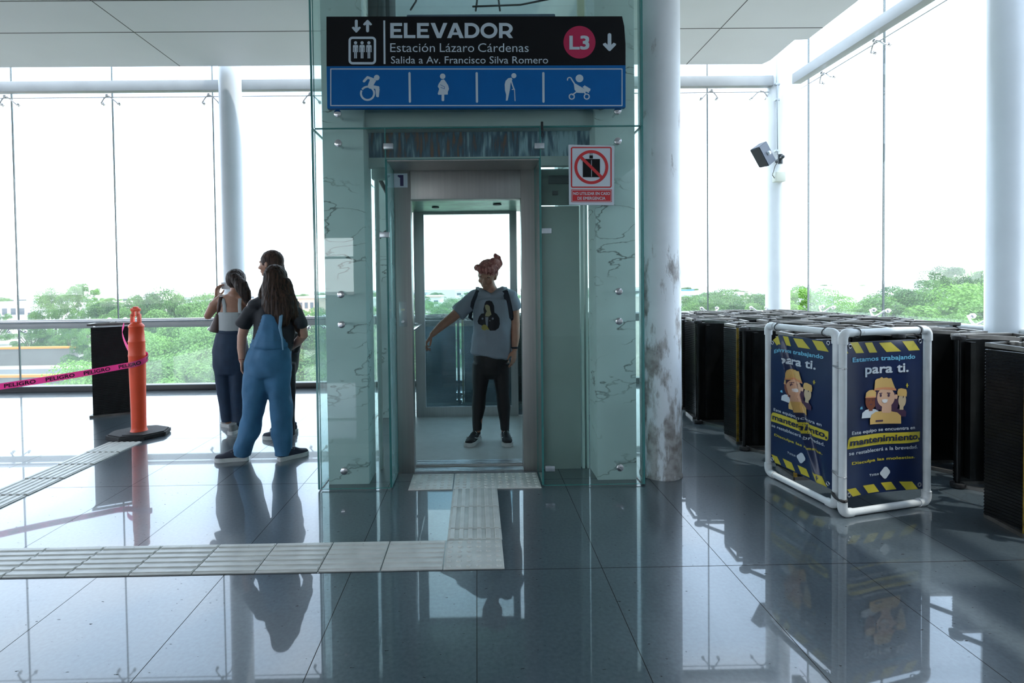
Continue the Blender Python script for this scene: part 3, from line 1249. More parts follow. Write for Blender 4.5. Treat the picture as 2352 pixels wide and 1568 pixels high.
# number plate 1
mb = MB()
mb.box(-0.583, DY0 - 0.003, 2.07, -0.486, DY0, 2.17)
np_ = mb.build('number_plate', mat('white_plate', (0.62, 0.66, 0.74, 1), 0.4), fr_, label='white square plate with a purple 1')
mk = Marks()
mk.poly([(0.28, 0.88), (0.70, 0.88), (0.70, 0.10), (0.45, 0.10), (0.45, 0.70), (0.36, 0.70), (0.36, 0.76), (0.28, 0.76)])
mk.lay(lambda u, v, h: Vector((-0.583 + 0.097 * u, DY0 - 0.0035, 2.07 + 0.10 * v)), 0, 'numeral', mat('purple_ink', (0.05, 0.035, 0.12, 1), 0.5), np_)

# cabin
CY0, CY1, CX0, CX1, CZ = 4.06, 5.60, -0.66, 0.485, 2.11
cab = empty('elevator_cabin', (-0.1, 4.8, 0), 'steel-framed glass elevator cabin standing open with a woman inside', 'elevator')
mb = MB()
mb.box(CX0, CY0, -0.02, CX1, CY1, 0.02)
mb.build('cabin_floor', mat('cabin_vinyl', (0.42, 0.43, 0.42, 1), 0.45, var=0.05, vscale=12, bump=0.05), cab)
mb = MB()
for k in range(5):
    mb.box(OX0, CY0 + 0.006 + 0.018 * k, 0.018, OX1, CY0 + 0.006 + 0.018 * k + 0.013, 0.026 + 0.003 * (k % 2))
mb.build('cabin_sill', 'alu', cab)
mb = MB()
mb.box(CX0, CY0 + 0.02, CZ, CX1, CY1, CZ + 0.05)
ceil_ = mb.build('cabin_ceiling', mat('smeared_tree_reflection', (0.36, 0.60, 0.47, 1), 0.3, 0.3, var=0.35, vscale=4), cab)  # green reflection of the outdoor trees is put into the colour
mb = MB()
mb.box(CX0 + 0.02, CY0 + 0.1, CZ + 0.06, CX1 - 0.02, CY1 - 0.05, CZ + 0.20)
mb.build('roof_box', 'dark_steel', cab)
for x, y, r_ in ((-0.38, 5.2, 0.035), (-0.11, 4.55, 0.035), (0.20, 5.05, 0.04)):
    mb = MB()
    mb.lathe([(r_, 0), (r_, 0.008), (r_ * .7, 0.012)], (x, y, CZ - 0.012), 20)
    mb.build('downlight', 'dark_steel', cab)
mb = MB()
mb.lathe([(0.115, 0), (0.13, 0.012), (0.13, 0.02)], (0.16, 4.62, CZ - 0.02), 32)
mb.build('fan_grille', mat('grey_grille', (0.25, 0.27, 0.27, 1), 0.5, 0.5), cab)
# rear frame with glazing
RX0, RX1 = -0.535, 0.343
mb = MB()
mb.box(-0.63, 5.56, 0.02, RX0, 5.60, CZ)
mb.box(RX1, 5.56, 0.02, 0.415, 5.60, CZ)
mb.box(RX0, 5.56, 0.02, RX1, 5.60, 0.118)
mb.box(RX0, 5.56, 2.085, RX1, 5.60, CZ)
rf = mb.build('rear_frame', 'cabin_steel', cab)
mb = MB()
mb.box(RX0, 5.575, 0.118, RX1, 5.585, 0.945)
mb.build('lower_rear_glass', glass('dusty_blue_glass', (0.62, 0.74, 0.78, 1), haze=0.05, haze_col=(0.45, 0.6, 0.68, 1), smear=0.10), rf, smooth=False)
mb = MB()
mb.box(RX0, 5.575, 0.945, RX1, 5.585, 2.085)
mb.build('upper_rear_glass', 'cabin_glass', rf, smooth=False)
mb = MB()
mb.box(RX0, 5.562, 0.118, RX0 + 0.006, 5.574, 2.085)
mb.box(RX0, 5.562, 0.118, RX1, 5.574, 0.126)
mb.build('glazing_bead', 'alu', rf)
# side walls: posts, low panel and glass
for x0, x1, nm in ((CX0, CX0 + 0.02, 'side_wall'), (CX1 - 0.02, CX1, 'side_wall')):
    mb = MB()
    for y0, y1 in ((CY0 + 0.03, 4.55), (5.40, 5.56)):
        mb.box(x0, y0, 0.02, x1, y1, CZ)
    mb.box(x0, 4.55, 0.02, x1, 5.40, 0.12)
    mb.box(x0, 4.55, 2.03, x1, 5.40, CZ)
    w_ = mb.build(nm, 'cabin_steel', cab)
    mb = MB()
    mb.box((x0 + x1) / 2 - .004, 4.55, 0.12, (x0 + x1) / 2 + .004, 5.40, 2.03)
    mb.build('side_glass', 'cabin_glass', w_, smooth=False)
# small handrail
mb = MB()
mb.tube([(-0.64, 4.80, 0.975), (-0.58, 4.80, 0.975), (-0.565, 4.84, 0.975), (-0.565, 5.45, 0.975), (-0.58, 5.49, 0.975), (-0.64, 5.49, 0.975)], 0.014, seg=12)
mb.build('grab_rail', 'chrome', cab)
# retracted door leaves
for x0, x1 in ((-0.610, -0.476), (0.336, 0.47)):
    mb = MB()
    mb.box(x0, 4.052, 0.03, x1, 4.072, CZ - 0.02)
    dl = mb.build('door_leaf', 'cabin_steel', cab)
mb = MB()
mb.box(-0.60, 4.05, 2.035, 0.47, 4.11, 2.10)
mb.build('door_track', 'dark_steel', cab)

# ------------------------------------------------------------------ overhead sign
M['sign_white'] = mat('sign_pale_ink', (0.46, 0.55, 0.62, 1), 0.45)
M['sign_black'] = mat('sign_black', (0.0030, 0.0035, 0.005, 1), 0.5, spec=0.22)
M['sign_blue'] = mat('sign_blue', (0.001, 0.105, 0.34, 1), 0.5, var=0.05, spec=0.2)
M['sign_pink'] = mat('sign_crimson', (0.42, 0.012, 0.07, 1), 0.4)
SY = 3.575
sgn = empty('overhead_sign', (0.02, SY, 2.51), 'wide black and blue sign reading ELEVADOR fixed above the elevator door', 'sign')


def spx(u, v, h=0.0):      # crop drawing coordinates (2.94 px per photo px) on the sign plane
    return at(700 + u / 2.94, v / 2.94, SY - h)


c00, c10, c11, c01 = spx(147, 447), spx(2166, 441), spx(2166, 724), spx(152, 731)
t00, t10 = spx(146, 112), spx(2143, 110)


def slab(pts, y0, y1, name, m, parent):
    b = bmesh.new()
    f_ = [b.verts.new((p[0], y0, p[2])) for p in pts]
    g_ = [b.verts.new((p[0], y1, p[2])) for p in pts]
    b.faces.new(f_)
    b.faces.new(g_[::-1])
    n = len(pts)
    for k in range(n):
        b.faces.new((f_[k], g_[k], g_[(k + 1) % n], f_[(k + 1) % n]))
    bmesh.ops.recalc_face_normals(b, faces=b.faces)
    return finish(b, name, m, parent, smooth=False)


blk = slab([c00, c10, spx(2166, 300), spx(2158, 180), t10, t00], SY, SY + 0.035, 'black_panel', 'sign_black', sgn)
blu = slab([c01, c11, c10, c00], SY, SY + 0.035, 'blue_panel', 'sign_blue', sgn)
mb = MB()
for x in (-0.8, 0.85):
    mb.box(x - 0.02, SY + 0.035, 2.6, x + 0.02, GY, 3.05)
mb.build('mounting_strip', 'alu', sgn)
M2 = Marks()


def bold_letters(mk_, word, x0, yb, x1, yt):
    """wide geometric capitals, heavy stroke"""
    H_ = yb - yt
    wid = {'E': .80, 'L': .76, 'V': 1.10, 'A': 1.10, 'D': .98, 'O': 1.12, 'R': .92}
    gap = {'E': .10, 'L': .10, 'V': -.02, 'A': .06, 'D': .06, 'O': .10, 'R': 0}
    tot = sum(wid[c] + gap[c] for c in word)
    k_ = (x1 - x0) / tot
    x = x0
    st = .235 * H_
    for c in word:
        w = wid[c] * k_
        if c in 'EL':
            mk_.rect(x, yt, x + st, yb)
            mk_.rect(x + st, yb - .2 * H_, x + w, yb)
            if c == 'E':
                mk_.rect(x + st, yt, x + w * .98, yt + .2 * H_)
                mk_.rect(x + st, yt + .40 * H_, x + w * .88, yt + .59 * H_)
        elif c == 'V':
            mk_.poly([(x, yt), (x + w * .26, yt), (x + w * .51, yt + .70 * H_), (x + w * .76, yt), (x + w, yt), (x + w * .63, yb), (x + w * .38, yb)])
        elif c == 'A':
            mk_.poly([(x, yb), (x + w * .38, yt), (x + w * .62, yt), (x + w * .505, yt + .26 * H_), (x + w * .25, yb)])
            mk_.poly([(x + w * .62, yt), (x + w, yb), (x + w * .75, yb), (x + w * .46, yt + .20 * H_)])
            mk_.rect(x + w * .28, yt + .62 * H_, x + w * .72, yt + .79 * H_)
        elif c == 'O':
            mk_.ring(x + w / 2, (yt + yb) / 2, w / 2, st * .95, seg=56, ry=H_ / 2 * 1.03)
        elif c == 'D':
            mk_.rect(x, yt, x + st, yb)
            mk_.rect(x + st, yt, x + w * .45, yt + .2 * H_)
            mk_.rect(x + st, yb - .2 * H_, x + w * .45, yb)
            for q_ in range(24):
                a_, b_ = -PI / 2 + PI * q_ / 24, -PI / 2 + PI * (q_ + 1) / 24
                ro, ri = (w * .57, H_ / 2), (w * .57 - st, H_ * .3)
                cx_, cy_ = x + w * .43, (yt + yb) / 2
                mk_.poly([(cx_ + ri[0] * math.cos(a_), cy_ + ri[1] * math.sin(a_)), (cx_ + ro[0] * math.cos(a_), cy_ + ro[1] * math.sin(a_)),
                          (cx_ + ro[0] * math.cos(b_), cy_ + ro[1] * math.sin(b_)), (cx_ + ri[0] * math.cos(b_), cy_ + ri[1] * math.sin(b_))])
        elif c == 'R':
            mk_.rect(x, yt, x + st, yb)
            mk_.rect(x + st, yt, x + w * .5, yt + .2 * H_)
            mk_.rect(x + st, yt + .54 * H_, x + w * .5, yt + .74 * H_)
            for q_ in range(20):
                a_, b_ = -PI / 2 + PI * q_ / 20, -PI / 2 + PI * (q_ + 1) / 20
                ro, ri = (w * .50, H_ * .37), (w * .50 - st, H_ * .17)
                cx_, cy_ = x + w * .48, yt + .37 * H_
                mk_.poly([(cx_ + ri[0] * math.cos(a_), cy_ + ri[1] * math.sin(a_)), (cx_ + ro[0] * math.cos(a_), cy_ + ro[1] * math.sin(a_)),
                          (cx_ + ro[0] * math.cos(b_), cy_ + ro[1] * math.sin(b_)), (cx_ + ri[0] * math.cos(b_), cy_ + ri[1] * math.sin(b_))])
            mk_.poly([(x + w * .42, yt + .70 * H_), (x + w * .72, yt + .62 * H_), (x + w, yb), (x + w * .72, yb)])
        x += w + gap[c] * k_


bold_letters(M2, 'ELEVADOR', 577, 257, 1406, 155)
LAY = lambda q_, n_, m_='sign_white', p_=None, h_=0.0012: q_.lay(lambda u, v, h: spx(u, v, h), h_, n_, m_, p_ or blk)
LAY(M2, 'title_lettering')
M2 = Marks()
for wd_, xa_, xb_ in (('Estación', 577, 879), ('Lázaro', 912, 1144), ('Cárdenas', 1170, 1512)):
    M2 = Marks()
    M2.text(wd_, xa_, 351, xb_, 292, bold=-0.004)
    LAY(M2, 'station_lettering')
M2 = Marks()
M2.text('Salida a Av. Francisco Silva Romero', 582, 429, 1643, 380, bold=0.0)
LAY(M2, 'exit_lettering')
k1 = Marks()
k1.line([(537, 138), (539, 432)], 13, False)
LAY(k1, 'divider_line')
k1 = Marks()
k1.rrect(295, 247, 482, 435, 28, 16)
for cx in (343, 387, 433):
    k1.circ(cx, 289, 11)
    k1.rrect(cx - 18, 303, cx + 18, 320, 8)
    k1.rect(cx - 18, 312, cx - 12, 352)
    k1.rect(cx + 12, 312, cx + 18, 352)
    k1.rect(cx - 9, 312, cx + 9, 350)
    k1.rect(cx - 9, 350, cx - 1.5, 394)
    k1.rect(cx + 1.5, 350, cx + 9, 394)
LAY(k1, 'lift_pictogram')
k1 = Marks()
k1.line([(348, 142), (348, 195)], 20)
k1.poly([(318, 184), (330, 180), (348, 197), (366, 180), (378, 184), (376, 192), (352, 219), (344, 219), (320, 192)])
LAY(k1, 'down_arrow')
k1 = Marks()
k1.line([(424, 208), (424, 155)], 20)
k1.poly([(394, 168), (396, 160), (420, 135), (428, 135), (452, 160), (454, 168), (442, 172), (424, 156), (406, 172)])
LAY(k1, 'up_arrow')
k1 = Marks()
k1.line([(2058, 236), (2058, 320)], 25)
k1.poly([(2013, 296), (2030, 288), (2058, 314), (2086, 288), (2103, 296), (2101, 305), (2063, 344), (2053, 344), (2015, 305)])
LAY(k1, 'down_arrow')
k2 = Marks()
k2.circ(1855, 285, 108, 110, seg=64)
disc = k2.lay(lambda u, v, h: spx(u, v, h), 0.0012, 'line_badge', 'sign_pink', blk)
k3 = Marks()
k3.text('L3', 1787, 335, 1922, 240, bold=0.03)
k3.lay(lambda u, v, h: spx(u, v, h), 0.0024, 'badge_lettering', 'sign_white', disc)
k4 = Marks()
k4.rrect(172, 462, 2146, 716, 2, 7)
LAY(k4, 'border_line', p_=blu)
for x0, x1 in ((707, 710), (1161, 1163), (1611, 1612)):
    k4 = Marks()
    k4.line([(x0, 494), (x1, 686)], 15)
    LAY(k4, 'divider_line', p_=blu)
k5 = Marks()
# wheelchair user leaning forward
k5.circ(486, 524, 19)
k5.line([(400, 548), (424, 522), (462, 536), (438, 574)], 17)
k5.poly([(446, 522), (482, 545), (455, 590), (425, 578)])
k5.line([(440, 590), (496, 590), (492, 648)], 17)
k5.line([(455, 585), (490, 592)], 22)
k5.ring(424, 630, 51, 13, a0=-1.0, a1=3.6)
k5.ring(424, 630, 51, 13, a0=3.75, a1=5.05)
k5.poly([(476, 600), (506, 600), (500, 655), (482, 652)])
LAY(k5, 'wheelchair_pictogram', p_=blu)
k5 = Marks()
k5.circ(931, 515, 18.5)
k5.poly([(922, 540), (940, 536), (950, 548), (968, 576), (974, 600), (966, 620), (966, 638), (902, 640), (898, 632), (908, 600), (898, 584), (904, 566)])
k5.rrect(924, 632, 942, 683, 8)
LAY(k5, 'pregnancy_pictogram', p_=blu)
k5 = Marks()
k5.circ(1412, 511, 17)
k5.poly([(1350, 570), (1356, 546), (1374, 528), (1396, 524), (1402, 536), (1390, 560), (1386, 600), (1378, 640), (1370, 678), (1358, 680), (1360, 640), (1352, 610)])
k5.line([(1394, 545), (1402, 572), (1412, 600)], 9)
k5.line([(1400, 604), (1416, 602), (1420, 680)], 6)
LAY(k5, 'elderly_pictogram', p_=blu)
k5 = Marks()
k5.circ(1855, 529, 26)
k5.ring(1788, 537, 18, 8, a0=PI * 0.85, a1=2 * PI)
k5.line([(1800, 532), (1822, 566), (1916, 622)], 9)
k5.poly([(1816, 560), (1830, 566), (1886, 600), (1908, 616), (1880, 628), (1840, 626), (1822, 606)])
k5.poly([(1876, 588), (1890, 576), (1930, 600), (1926, 616), (1908, 618)])
k5.line([(1832, 622), (1808, 640)], 9)
k5.line([(1884, 618), (1898, 636)], 9)
k5.ring(1803, 652, 21, 8)
k5.ring(1904, 652, 21, 8)
LAY(k5, 'pushchair_pictogram', p_=blu)
k6 = Marks()
k6.line([(916, 572), (944, 586), (942, 600), (918, 590)], 3)
k6.lay(lambda u, v, h: spx(u, v, h), 0.002, 'pictogram_detail', 'sign_blue', blu)

# prohibition sign
PYS = 3.618
M['pro_white'] = mat('prohibition_white', (0.52, 0.58, 0.64, 1), 0.4)
M['pro_red'] = mat('prohibition_red', (0.50, 0.025, 0.03, 1), 0.4)
psn = empty('prohibition_sign', (0.77, PYS, 1.88), 'white sign with red ring over a lift reading NO UTILIZAR EN CASO DE EMERGENCIA', 'sign')


def ppx(u, v, h=0.0):
    return at(700 + u / 2.94, v / 2.94, PYS - h)


bd = slab([ppx(1786, 1382), ppx(2088, 1385), ppx(2090, 982), ppx(1782, 977)], PYS, PYS + 0.01, 'board', 'pro_white', psn)
q = Marks()
q.rrect(1797, 991, 2073, 1268, 14, 9)
q.lay(lambda u, v, h: ppx(u, v, h), 0.001, 'red_border', 'pro_red', bd)
q = Marks()
q.ring(1935, 1128, 115, 20, seg=64)
q.lay(lambda u, v, h: ppx(u, v, h), 0.001, 'red_ring', 'pro_red', bd)
q = Marks()
q.rrect(1800, 1278, 2074, 1364, 4)
q.lay(lambda u, v, h: ppx(u, v, h), 0.001, 'red_caption_field', 'pro_red', bd)
q = Marks()
q.rect(1878, 1073, 1993, 1196)
q.rect(1922, 1048, 1946, 1070)
q.rect(1926, 1034, 1930, 1044)
q.rect(1937, 1034, 1941, 1044)
q.lay(lambda u, v, h: ppx(u, v, h), 0.0016, 'lift_pictogram', 'sign_black', bd)
q = Marks()
q.rect(1935, 1080, 1938, 1192)
q.rrect(1804, 1283, 2070, 1360, 3, 2.5)
q.text('NO UTILIZAR EN CASO', 1813, 1316, 2061, 1296, bold=0.02)
q.text('DE EMERGENCIA', 1842, 1349, 2030, 1328, bold=0.02)
q.lay(lambda u, v, h: ppx(u, v, h), 0.0022, 'lettering', 'pro_white', bd)
q = Marks()
q.line([(1862, 1058), (2008, 1200)], 20, False)
q.lay(lambda u, v, h: ppx(u, v, h), 0.0028, 'slash', 'pro_red', bd)
# ------------------------------------------------------------------ escalator steps standing on end
M['step_black'] = mat('step_black_metal', (0.013, 0.014, 0.0145, 1), 0.30, 0.5, var=0.3, vscale=10, bump=0.1, bscale=30)
M['step_frame'] = mat('step_side_frame', (0.15, 0.145, 0.135, 1), 0.38, 0.6, var=0.5, vscale=7)
M['step_yellow'] = mat('step_yellow', (0.22, 0.14, 0.012, 1), 0.5, var=0.5, vscale=20)
M['step_skylit_dust'] = mat('skylit_dusty_edge', (0.42, 0.40, 0.37, 1), 0.5, 0.3, var=0.6, vscale=9)  # worn, dusty top edges with the sky's brightness put into their pale colour


def ribbed(path, z0, z1, pitch, depth, name, m, parent, thick=0.012):
    """sheet along a 2D path, ribs running along the path, one rib per pitch of height"""
    bm = bmesh.new()
    n = int((z1 - z0) / pitch)
    zs = []
    for k in range(n):
        z = z0 + pitch * k
        zs += [(z, 0), (z + pitch * 0.45, 0), (z + pitch * 0.5, depth), (z + pitch * 0.95, depth)]
    zs.append((z0 + pitch * n, 0))
    P_ = [Vector((p[0], p[1], 0)) for p in path]
    Nn = []
    for i in range(len(P_)):
        a = P_[max(i - 1, 0)]
        b = P_[min(i + 1, len(P_) - 1)]
        t = (b - a).normalized()
        Nn.append(Vector((t.y, -t.x, 0)))
    rows = []
    for z, d in zs:
        rows.append([bm.verts.new((p.x + nn.x * d, p.y + nn.y * d, z)) for p, nn in zip(P_, Nn)])
    back = []
    for z in (zs[0][0], zs[-1][0]):
        back.append([bm.verts.new((p.x - nn.x * thick, p.y - nn.y * thick, z)) for p, nn in zip(P_, Nn)])
    for a, b in zip(rows, rows[1:]):
        for k in range(len(P_) - 1):
            bm.faces.new((a[k], a[k + 1], b[k + 1], b[k]))
    for k in range(len(P_) - 1):
        bm.faces.new((back[0][k + 1], back[0][k], back[1][k], back[1][k + 1]))
        bm.faces.new((rows[0][k + 1], rows[0][k], back[0][k], back[0][k + 1]))
        bm.faces.new((rows[-1][k], rows[-1][k + 1], back[1][k + 1], back[1][k]))
    for k in (0, -1):
        col = [r[k] for r in rows]
        try:
            bm.faces.new(col + [back[1][k], back[0][k]])
        except ValueError:
            pass
    return finish(bm, name, m, parent, smooth=False)


def make_step():
    """local frame: tread plane faces -y and runs along x 0..0.40; riser curls back at x = 0; 1 m tall"""
    r = empty('escalator_step', (0, 0, 0))
    tread = ribbed([(0.02, 0), (0.39, 0)], 0.02, 0.98, 0.0185, 0.006, 'tread', 'step_black', r)
    arc = [(0.0, 0.0)]
    pts = []
    for k in range(9):
        a = k / 8
        pts.append((0.012 + 0.055 * math.sin(a * PI * 0.5) - 0.03 * a, 0.245 * (1 - a) + 0.0))
    riser = ribbed(pts, 0.02, 0.98, 0.0185, 0.005, 'riser', 'step_black', r)
    y = MB()
    for k in range(52):
        y.box(-0.008, -0.009, 0.021 + 0.0185 * k, 0.012, 0.002, 0.021 + 0.0185 * k + 0.011)
    y.box(-0.006, -0.004, 0.02, 0.010, 0.004, 0.985)
    y.build('demarcation_strip', 'step_yellow', r, smooth=False)
    for z in (0.0, 0.978):
        f = MB()
        outl = [(0.0, 0.0), (0.40, 0.0), (0.405, 0.03), (0.22, 0.27), (0.17, 0.285), (0.03, 0.25)]
        for a, b in zip(outl, outl[1:] + outl[:1]):
            dx, dy = b[0] - a[0], b[1] - a[1]
            l = math.hypot(dx, dy)
            R = Matrix.Rotation(math.atan2(dy, dx), 3, 'Z')
            cx, cy = (a[0] + b[0]) / 2, (a[1] + b[1]) / 2
            f.box(cx - l / 2 - 0.006, cy - 0.012, z, cx + l / 2 + 0.006, cy + 0.012, z + 0.022, R=R)
        f.cyl((0.19, 0.262, z), (0.19, 0.262, z + 0.022), 0.03)
        fo = f.build('side_frame', 'step_frame', r)
        e_ = MB()
        zz = z + 0.0225 if z > 0.5 else z
        if z > 0.5:
            e_.box(0.03, -0.004, zz, 0.37, 0.010, zz + 0.003)
            R_e = Matrix.Rotation(-0.92, 3, 'Z')
            e_.box(0.18, 0.143, zz, 0.44, 0.155, zz + 0.003, R=R_e)
            e_.cyl((0.19, 0.262, zz), (0.19, 0.262, zz + 0.004), 0.02, seg=14)
            e_.build('skylit_worn_edge', 'step_skylit_dust', fo)
    for x, y_ in ((0.40, 0.045), (0.19, 0.285)):
        for z in (0.0, 0.962):
            w = MB()
            w.lathe([(0.012, 0), (0.036, 0), (0.038, 0.004), (0.038, 0.024), (0.036, 0.028), (0.012, 0.028)], (x + (0.02 if x > .3 else 0), y_ + 0.02, z + 0.005), 20)
            w.build('roller', 'rubber', r)
    a = MB()
    a.cyl((0.42, 0.065, 0.03), (0.42, 0.065, 0.965), 0.013, seg=12)
    a.box(0.30, 0.02, 0.05, 0.335, 0.06, 0.95)
    a.build('axle', 'step_black', r)
    return r


step0 = make_step()
used0 = [False]


def step(x, y, rz, label, group=None):
    if not used0[0]:
        used0[0] = True
        o = step0
        o.location = (x, y, 0)
        o.rotation_euler = (0, 0, rz)
    else:
        o = copy_tree(step0, (x, y, 0), (0, 0, rz))
    return tag(o, label, 'escalator step', group or 'escalator steps standing on end in rows')


# the lone one on the left: tread towards the camera, rollers to its right
def strip_yellow(o):
    for ch in list(o.children):
        if ch.name.startswith('demarcation_strip'):
            bpy.data.objects.remove(ch)


step(2.86, 2.80, -0.02, 'near black escalator step with a yellow edge just right of the banner', None)
strip_yellow(step(-4.13, 5.84, 0.48, 'single black escalator step standing on end behind the orange post', 'lone escalator step'))
random.seed(4)
rows_ = []
# front line beside the walkway, from the glass to the camera
rc = 0
# columns by x; riser faces the walkway (-x): rotate so that local -y... riser (normal -x) looks to -x
for ci in range(5):
    x = 2.16 + 0.50 * ci
    y = 6.98
    ri = 0
    while y > 2.0:
        okay = True
        if ci == 0 and y < 3.95:
            okay = False
        if ci == 1 and y < 2.35:
            okay = False
        if x + 0.45 > 4.15 and False:
            okay = False
        # room for the banner frame
        if 1.95 < x < 2.72 and y < 3.99:
            okay = False
        # column at 4.25, 4.30
        if x > 3.6 and 3.80 < y < 4.75:
            okay = False
        if x + 0.46 > 4.18:
            okay = False
        if okay and y - 0.36 > 2.0:
            jx, jr = random.uniform(-0.02, 0.02), random.uniform(-0.06, 0.06)
            ox, oy, rz = x + jx, y - 0.32, jr
            v_ = random.random()
            if v_ < 0.42 and (ci, ri) not in ((0, 3), (0, 5)):
                ox, oy, rz = x + jx + 0.40, y - 0.02, PI + jr      # turned about: rollers face the walkway side
            so_ = step(ox, oy, rz, 'escalator step on end, %s line from the walkway, %s from the back glass' % (ORD[ci], ORD[ri]))
            if (ci, ri) not in ((0, 5), (0, 7), (1, 9), (2, 3), (1, 4)):
                strip_yellow(so_)
            rows_.append((x, y))
        ri += 1
        y -= 0.425
# band behind the elevator
for ri, y in enumerate((6.66, 6.22)):
    for ci in range(5):
        x = -0.66 + 0.50 * ci
        step(x + random.uniform(-0.02, 0.02), y, random.uniform(-0.05, 0.05),
             'escalator step behind the elevator, %s row from the glass, %s from the left' % (ORD[ri], ORD[ci]))

# ------------------------------------------------------------------ orange delineator post
M['orange'] = mat('orange_plastic', (0.88, 0.085, 0.025, 1), 0.42, var=0.05, vscale=10)
OPX, OPY = -3.165, 5.10
op = empty('delineator_post', (OPX, OPY, 0), 'bright orange traffic delineator post on an octagonal black rubber base', 'traffic post')
mb = MB()
oct_ = []
for k in range(8):
    a = PI / 8 + k * PI / 4
    oct_.append((0.265 * math.cos(a), 0.215 * math.sin(a)))
R20 = 0.25
oct_ = [(u * math.cos(R20) - v * math.sin(R20), u * math.sin(R20) + v * math.cos(R20)) for u, v in oct_]
fr3 = lambda u, v, h: Vector((OPX + u, OPY + v, h))
mb.prism(oct_, 0.008, 0.036, fr3)
mb.prism([(u * .93, v * .93) for u, v in oct_], 0.036, 0.046, fr3)
mb.box(OPX - 0.05, OPY - 0.17, 0.044, OPX + 0.12, OPY - 0.155, 0.052)
mb.prism([(u * .97, v * .97) for u, v in oct_], 0.0, 0.008, fr3)
mb.build('base', 'rubber', op)
mb = MB()
mb.lathe([(0.072, 0.046), (0.070, 0.05), (0.063, 0.07), (0.062, 0.09), (0.064, 0.35), (0.069, 0.62), (0.0705, 0.735), (0.0725, 0.745), (0.0725, 0.755), (0.070, 0.765),
          (0.068, 0.868), (0.070, 0.874), (0.070, 0.884), (0.066, 0.892), (0.061, 1.005), (0.066, 1.012), (0.066, 1.025), (0.060, 1.035), (0.030, 1.062), (0.0, 1.064)], (OPX, OPY, 0), 40)
mb.build('tube', 'orange', op)
mb = MB()
mb.box(OPX - 0.046, OPY - 0.016, 1.03, OPX - 0.020, OPY + 0.016, 1.135, bev=0.005)
mb.box(OPX + 0.016, OPY - 0.016, 1.03, OPX + 0.042, OPY + 0.016, 1.135, bev=0.005)
mb.box(OPX - 0.034, OPY - 0.016, 1.11, OPX - 0.012, OPY + 0.016, 1.165, bev=0.004)
mb.box(OPX + 0.010, OPY - 0.016, 1.11, OPX + 0.030, OPY + 0.016, 1.165, bev=0.004)
mb.box(OPX - 0.043, OPY - 0.018, 1.158, OPX + 0.039, OPY + 0.018, 1.190, bev=0.010)
mb.box(OPX - 0.020, OPY - 0.018, 1.185, OPX + 0.018, OPY + 0.018, 1.204, bev=0.008)
mb.build('handle', 'orange', op)

# ------------------------------------------------------------------ pink tape
M['pink'] = mat('pink_tape', (0.92, 0.13, 0.43, 1), 0.4)
_t = M['pink'].node_tree
_tl = _t.nodes.new('ShaderNodeBsdfTranslucent')
_tl.inputs[0].default_value = (0.98, 0.22, 0.55, 1)
_mx = _t.nodes.new('ShaderNodeMixShader')
_mx.inputs[0].default_value = 0.55
_t.links.new(_t.nodes['Principled BSDF'].outputs[0], _mx.inputs[1])
_t.links.new(_tl.outputs[0], _mx.inputs[2])
_t.links.new(_mx.outputs[0], _t.nodes['Material Output'].inputs[0])
M['ink'] = mat('black_ink', (0.02, 0.004, 0.01, 1), 0.5)
path = [Vector(p) for p in ((-3.81, 5.93, 0.985), (-3.62, 5.60, 0.93), (-3.40, 5.30, 0.85), (-3.245, 5.13, 0.79), (-3.200, 5.175, 0.765), (-3.13, 5.185, 0.745), (-3.085, 5.13, 0.72), (-3.095, 5.055, 0.695),
                            (-3.15, 5.021, 0.676), (-3.215, 5.036, 0.665), (-3.30, 4.99, 0.652), (-3.45, 4.82, 0.632), (-3.7, 4.56, 0.606), (-3.95, 4.30, 0.59), (-4.3, 3.95, 0.585))]


def spline(P_, n=8):
    o = []
    for i in range(len(P_) - 1):
        p0, p1, p2, p3 = P_[max(i - 1, 0)], P_[i], P_[i + 1], P_[min(i + 2, len(P_) - 1)]
        for k in range(n):
            t = k / n
            o.append(0.5 * ((2 * p1) + (p2 - p0) * t + (2 * p0 - 5 * p1 + 4 * p2 - p3) * t * t + (3 * p1 - p0 - 3 * p2 + p3) * t ** 3))
    o.append(P_[-1])
    return o


sp = spline(path)
cum = [0]
for a, b in zip(sp, sp[1:]):
    cum.append(cum[-1] + (b - a).length)


def on_tape(u, v, h):
    """u metres along, v metres across (0 at centre)"""
    u = max(0, min(cum[-1] - 1e-4, u))
    i = max(j for j in range(len(cum)) if cum[j] <= u)
    i = min(i, len(sp) - 2)
    t = (u - cum[i]) / max(1e-6, cum[i + 1] - cum[i])
    p = sp[i].lerp(sp[i + 1], t)
    d = (sp[i + 1] - sp[i]).normalized()
    nrm = d.cross(Vector((0, 0, 1))).normalized()
    up = nrm.cross(d).normalized()
    tw = 0.5 * math.sin(u * 3.0 - 3.1) * (1 if u > 1.55 else 0.0)
    up2 = up * math.cos(tw * .35) + nrm * math.sin(tw * .35)
    return p + up2 * v - nrm * h


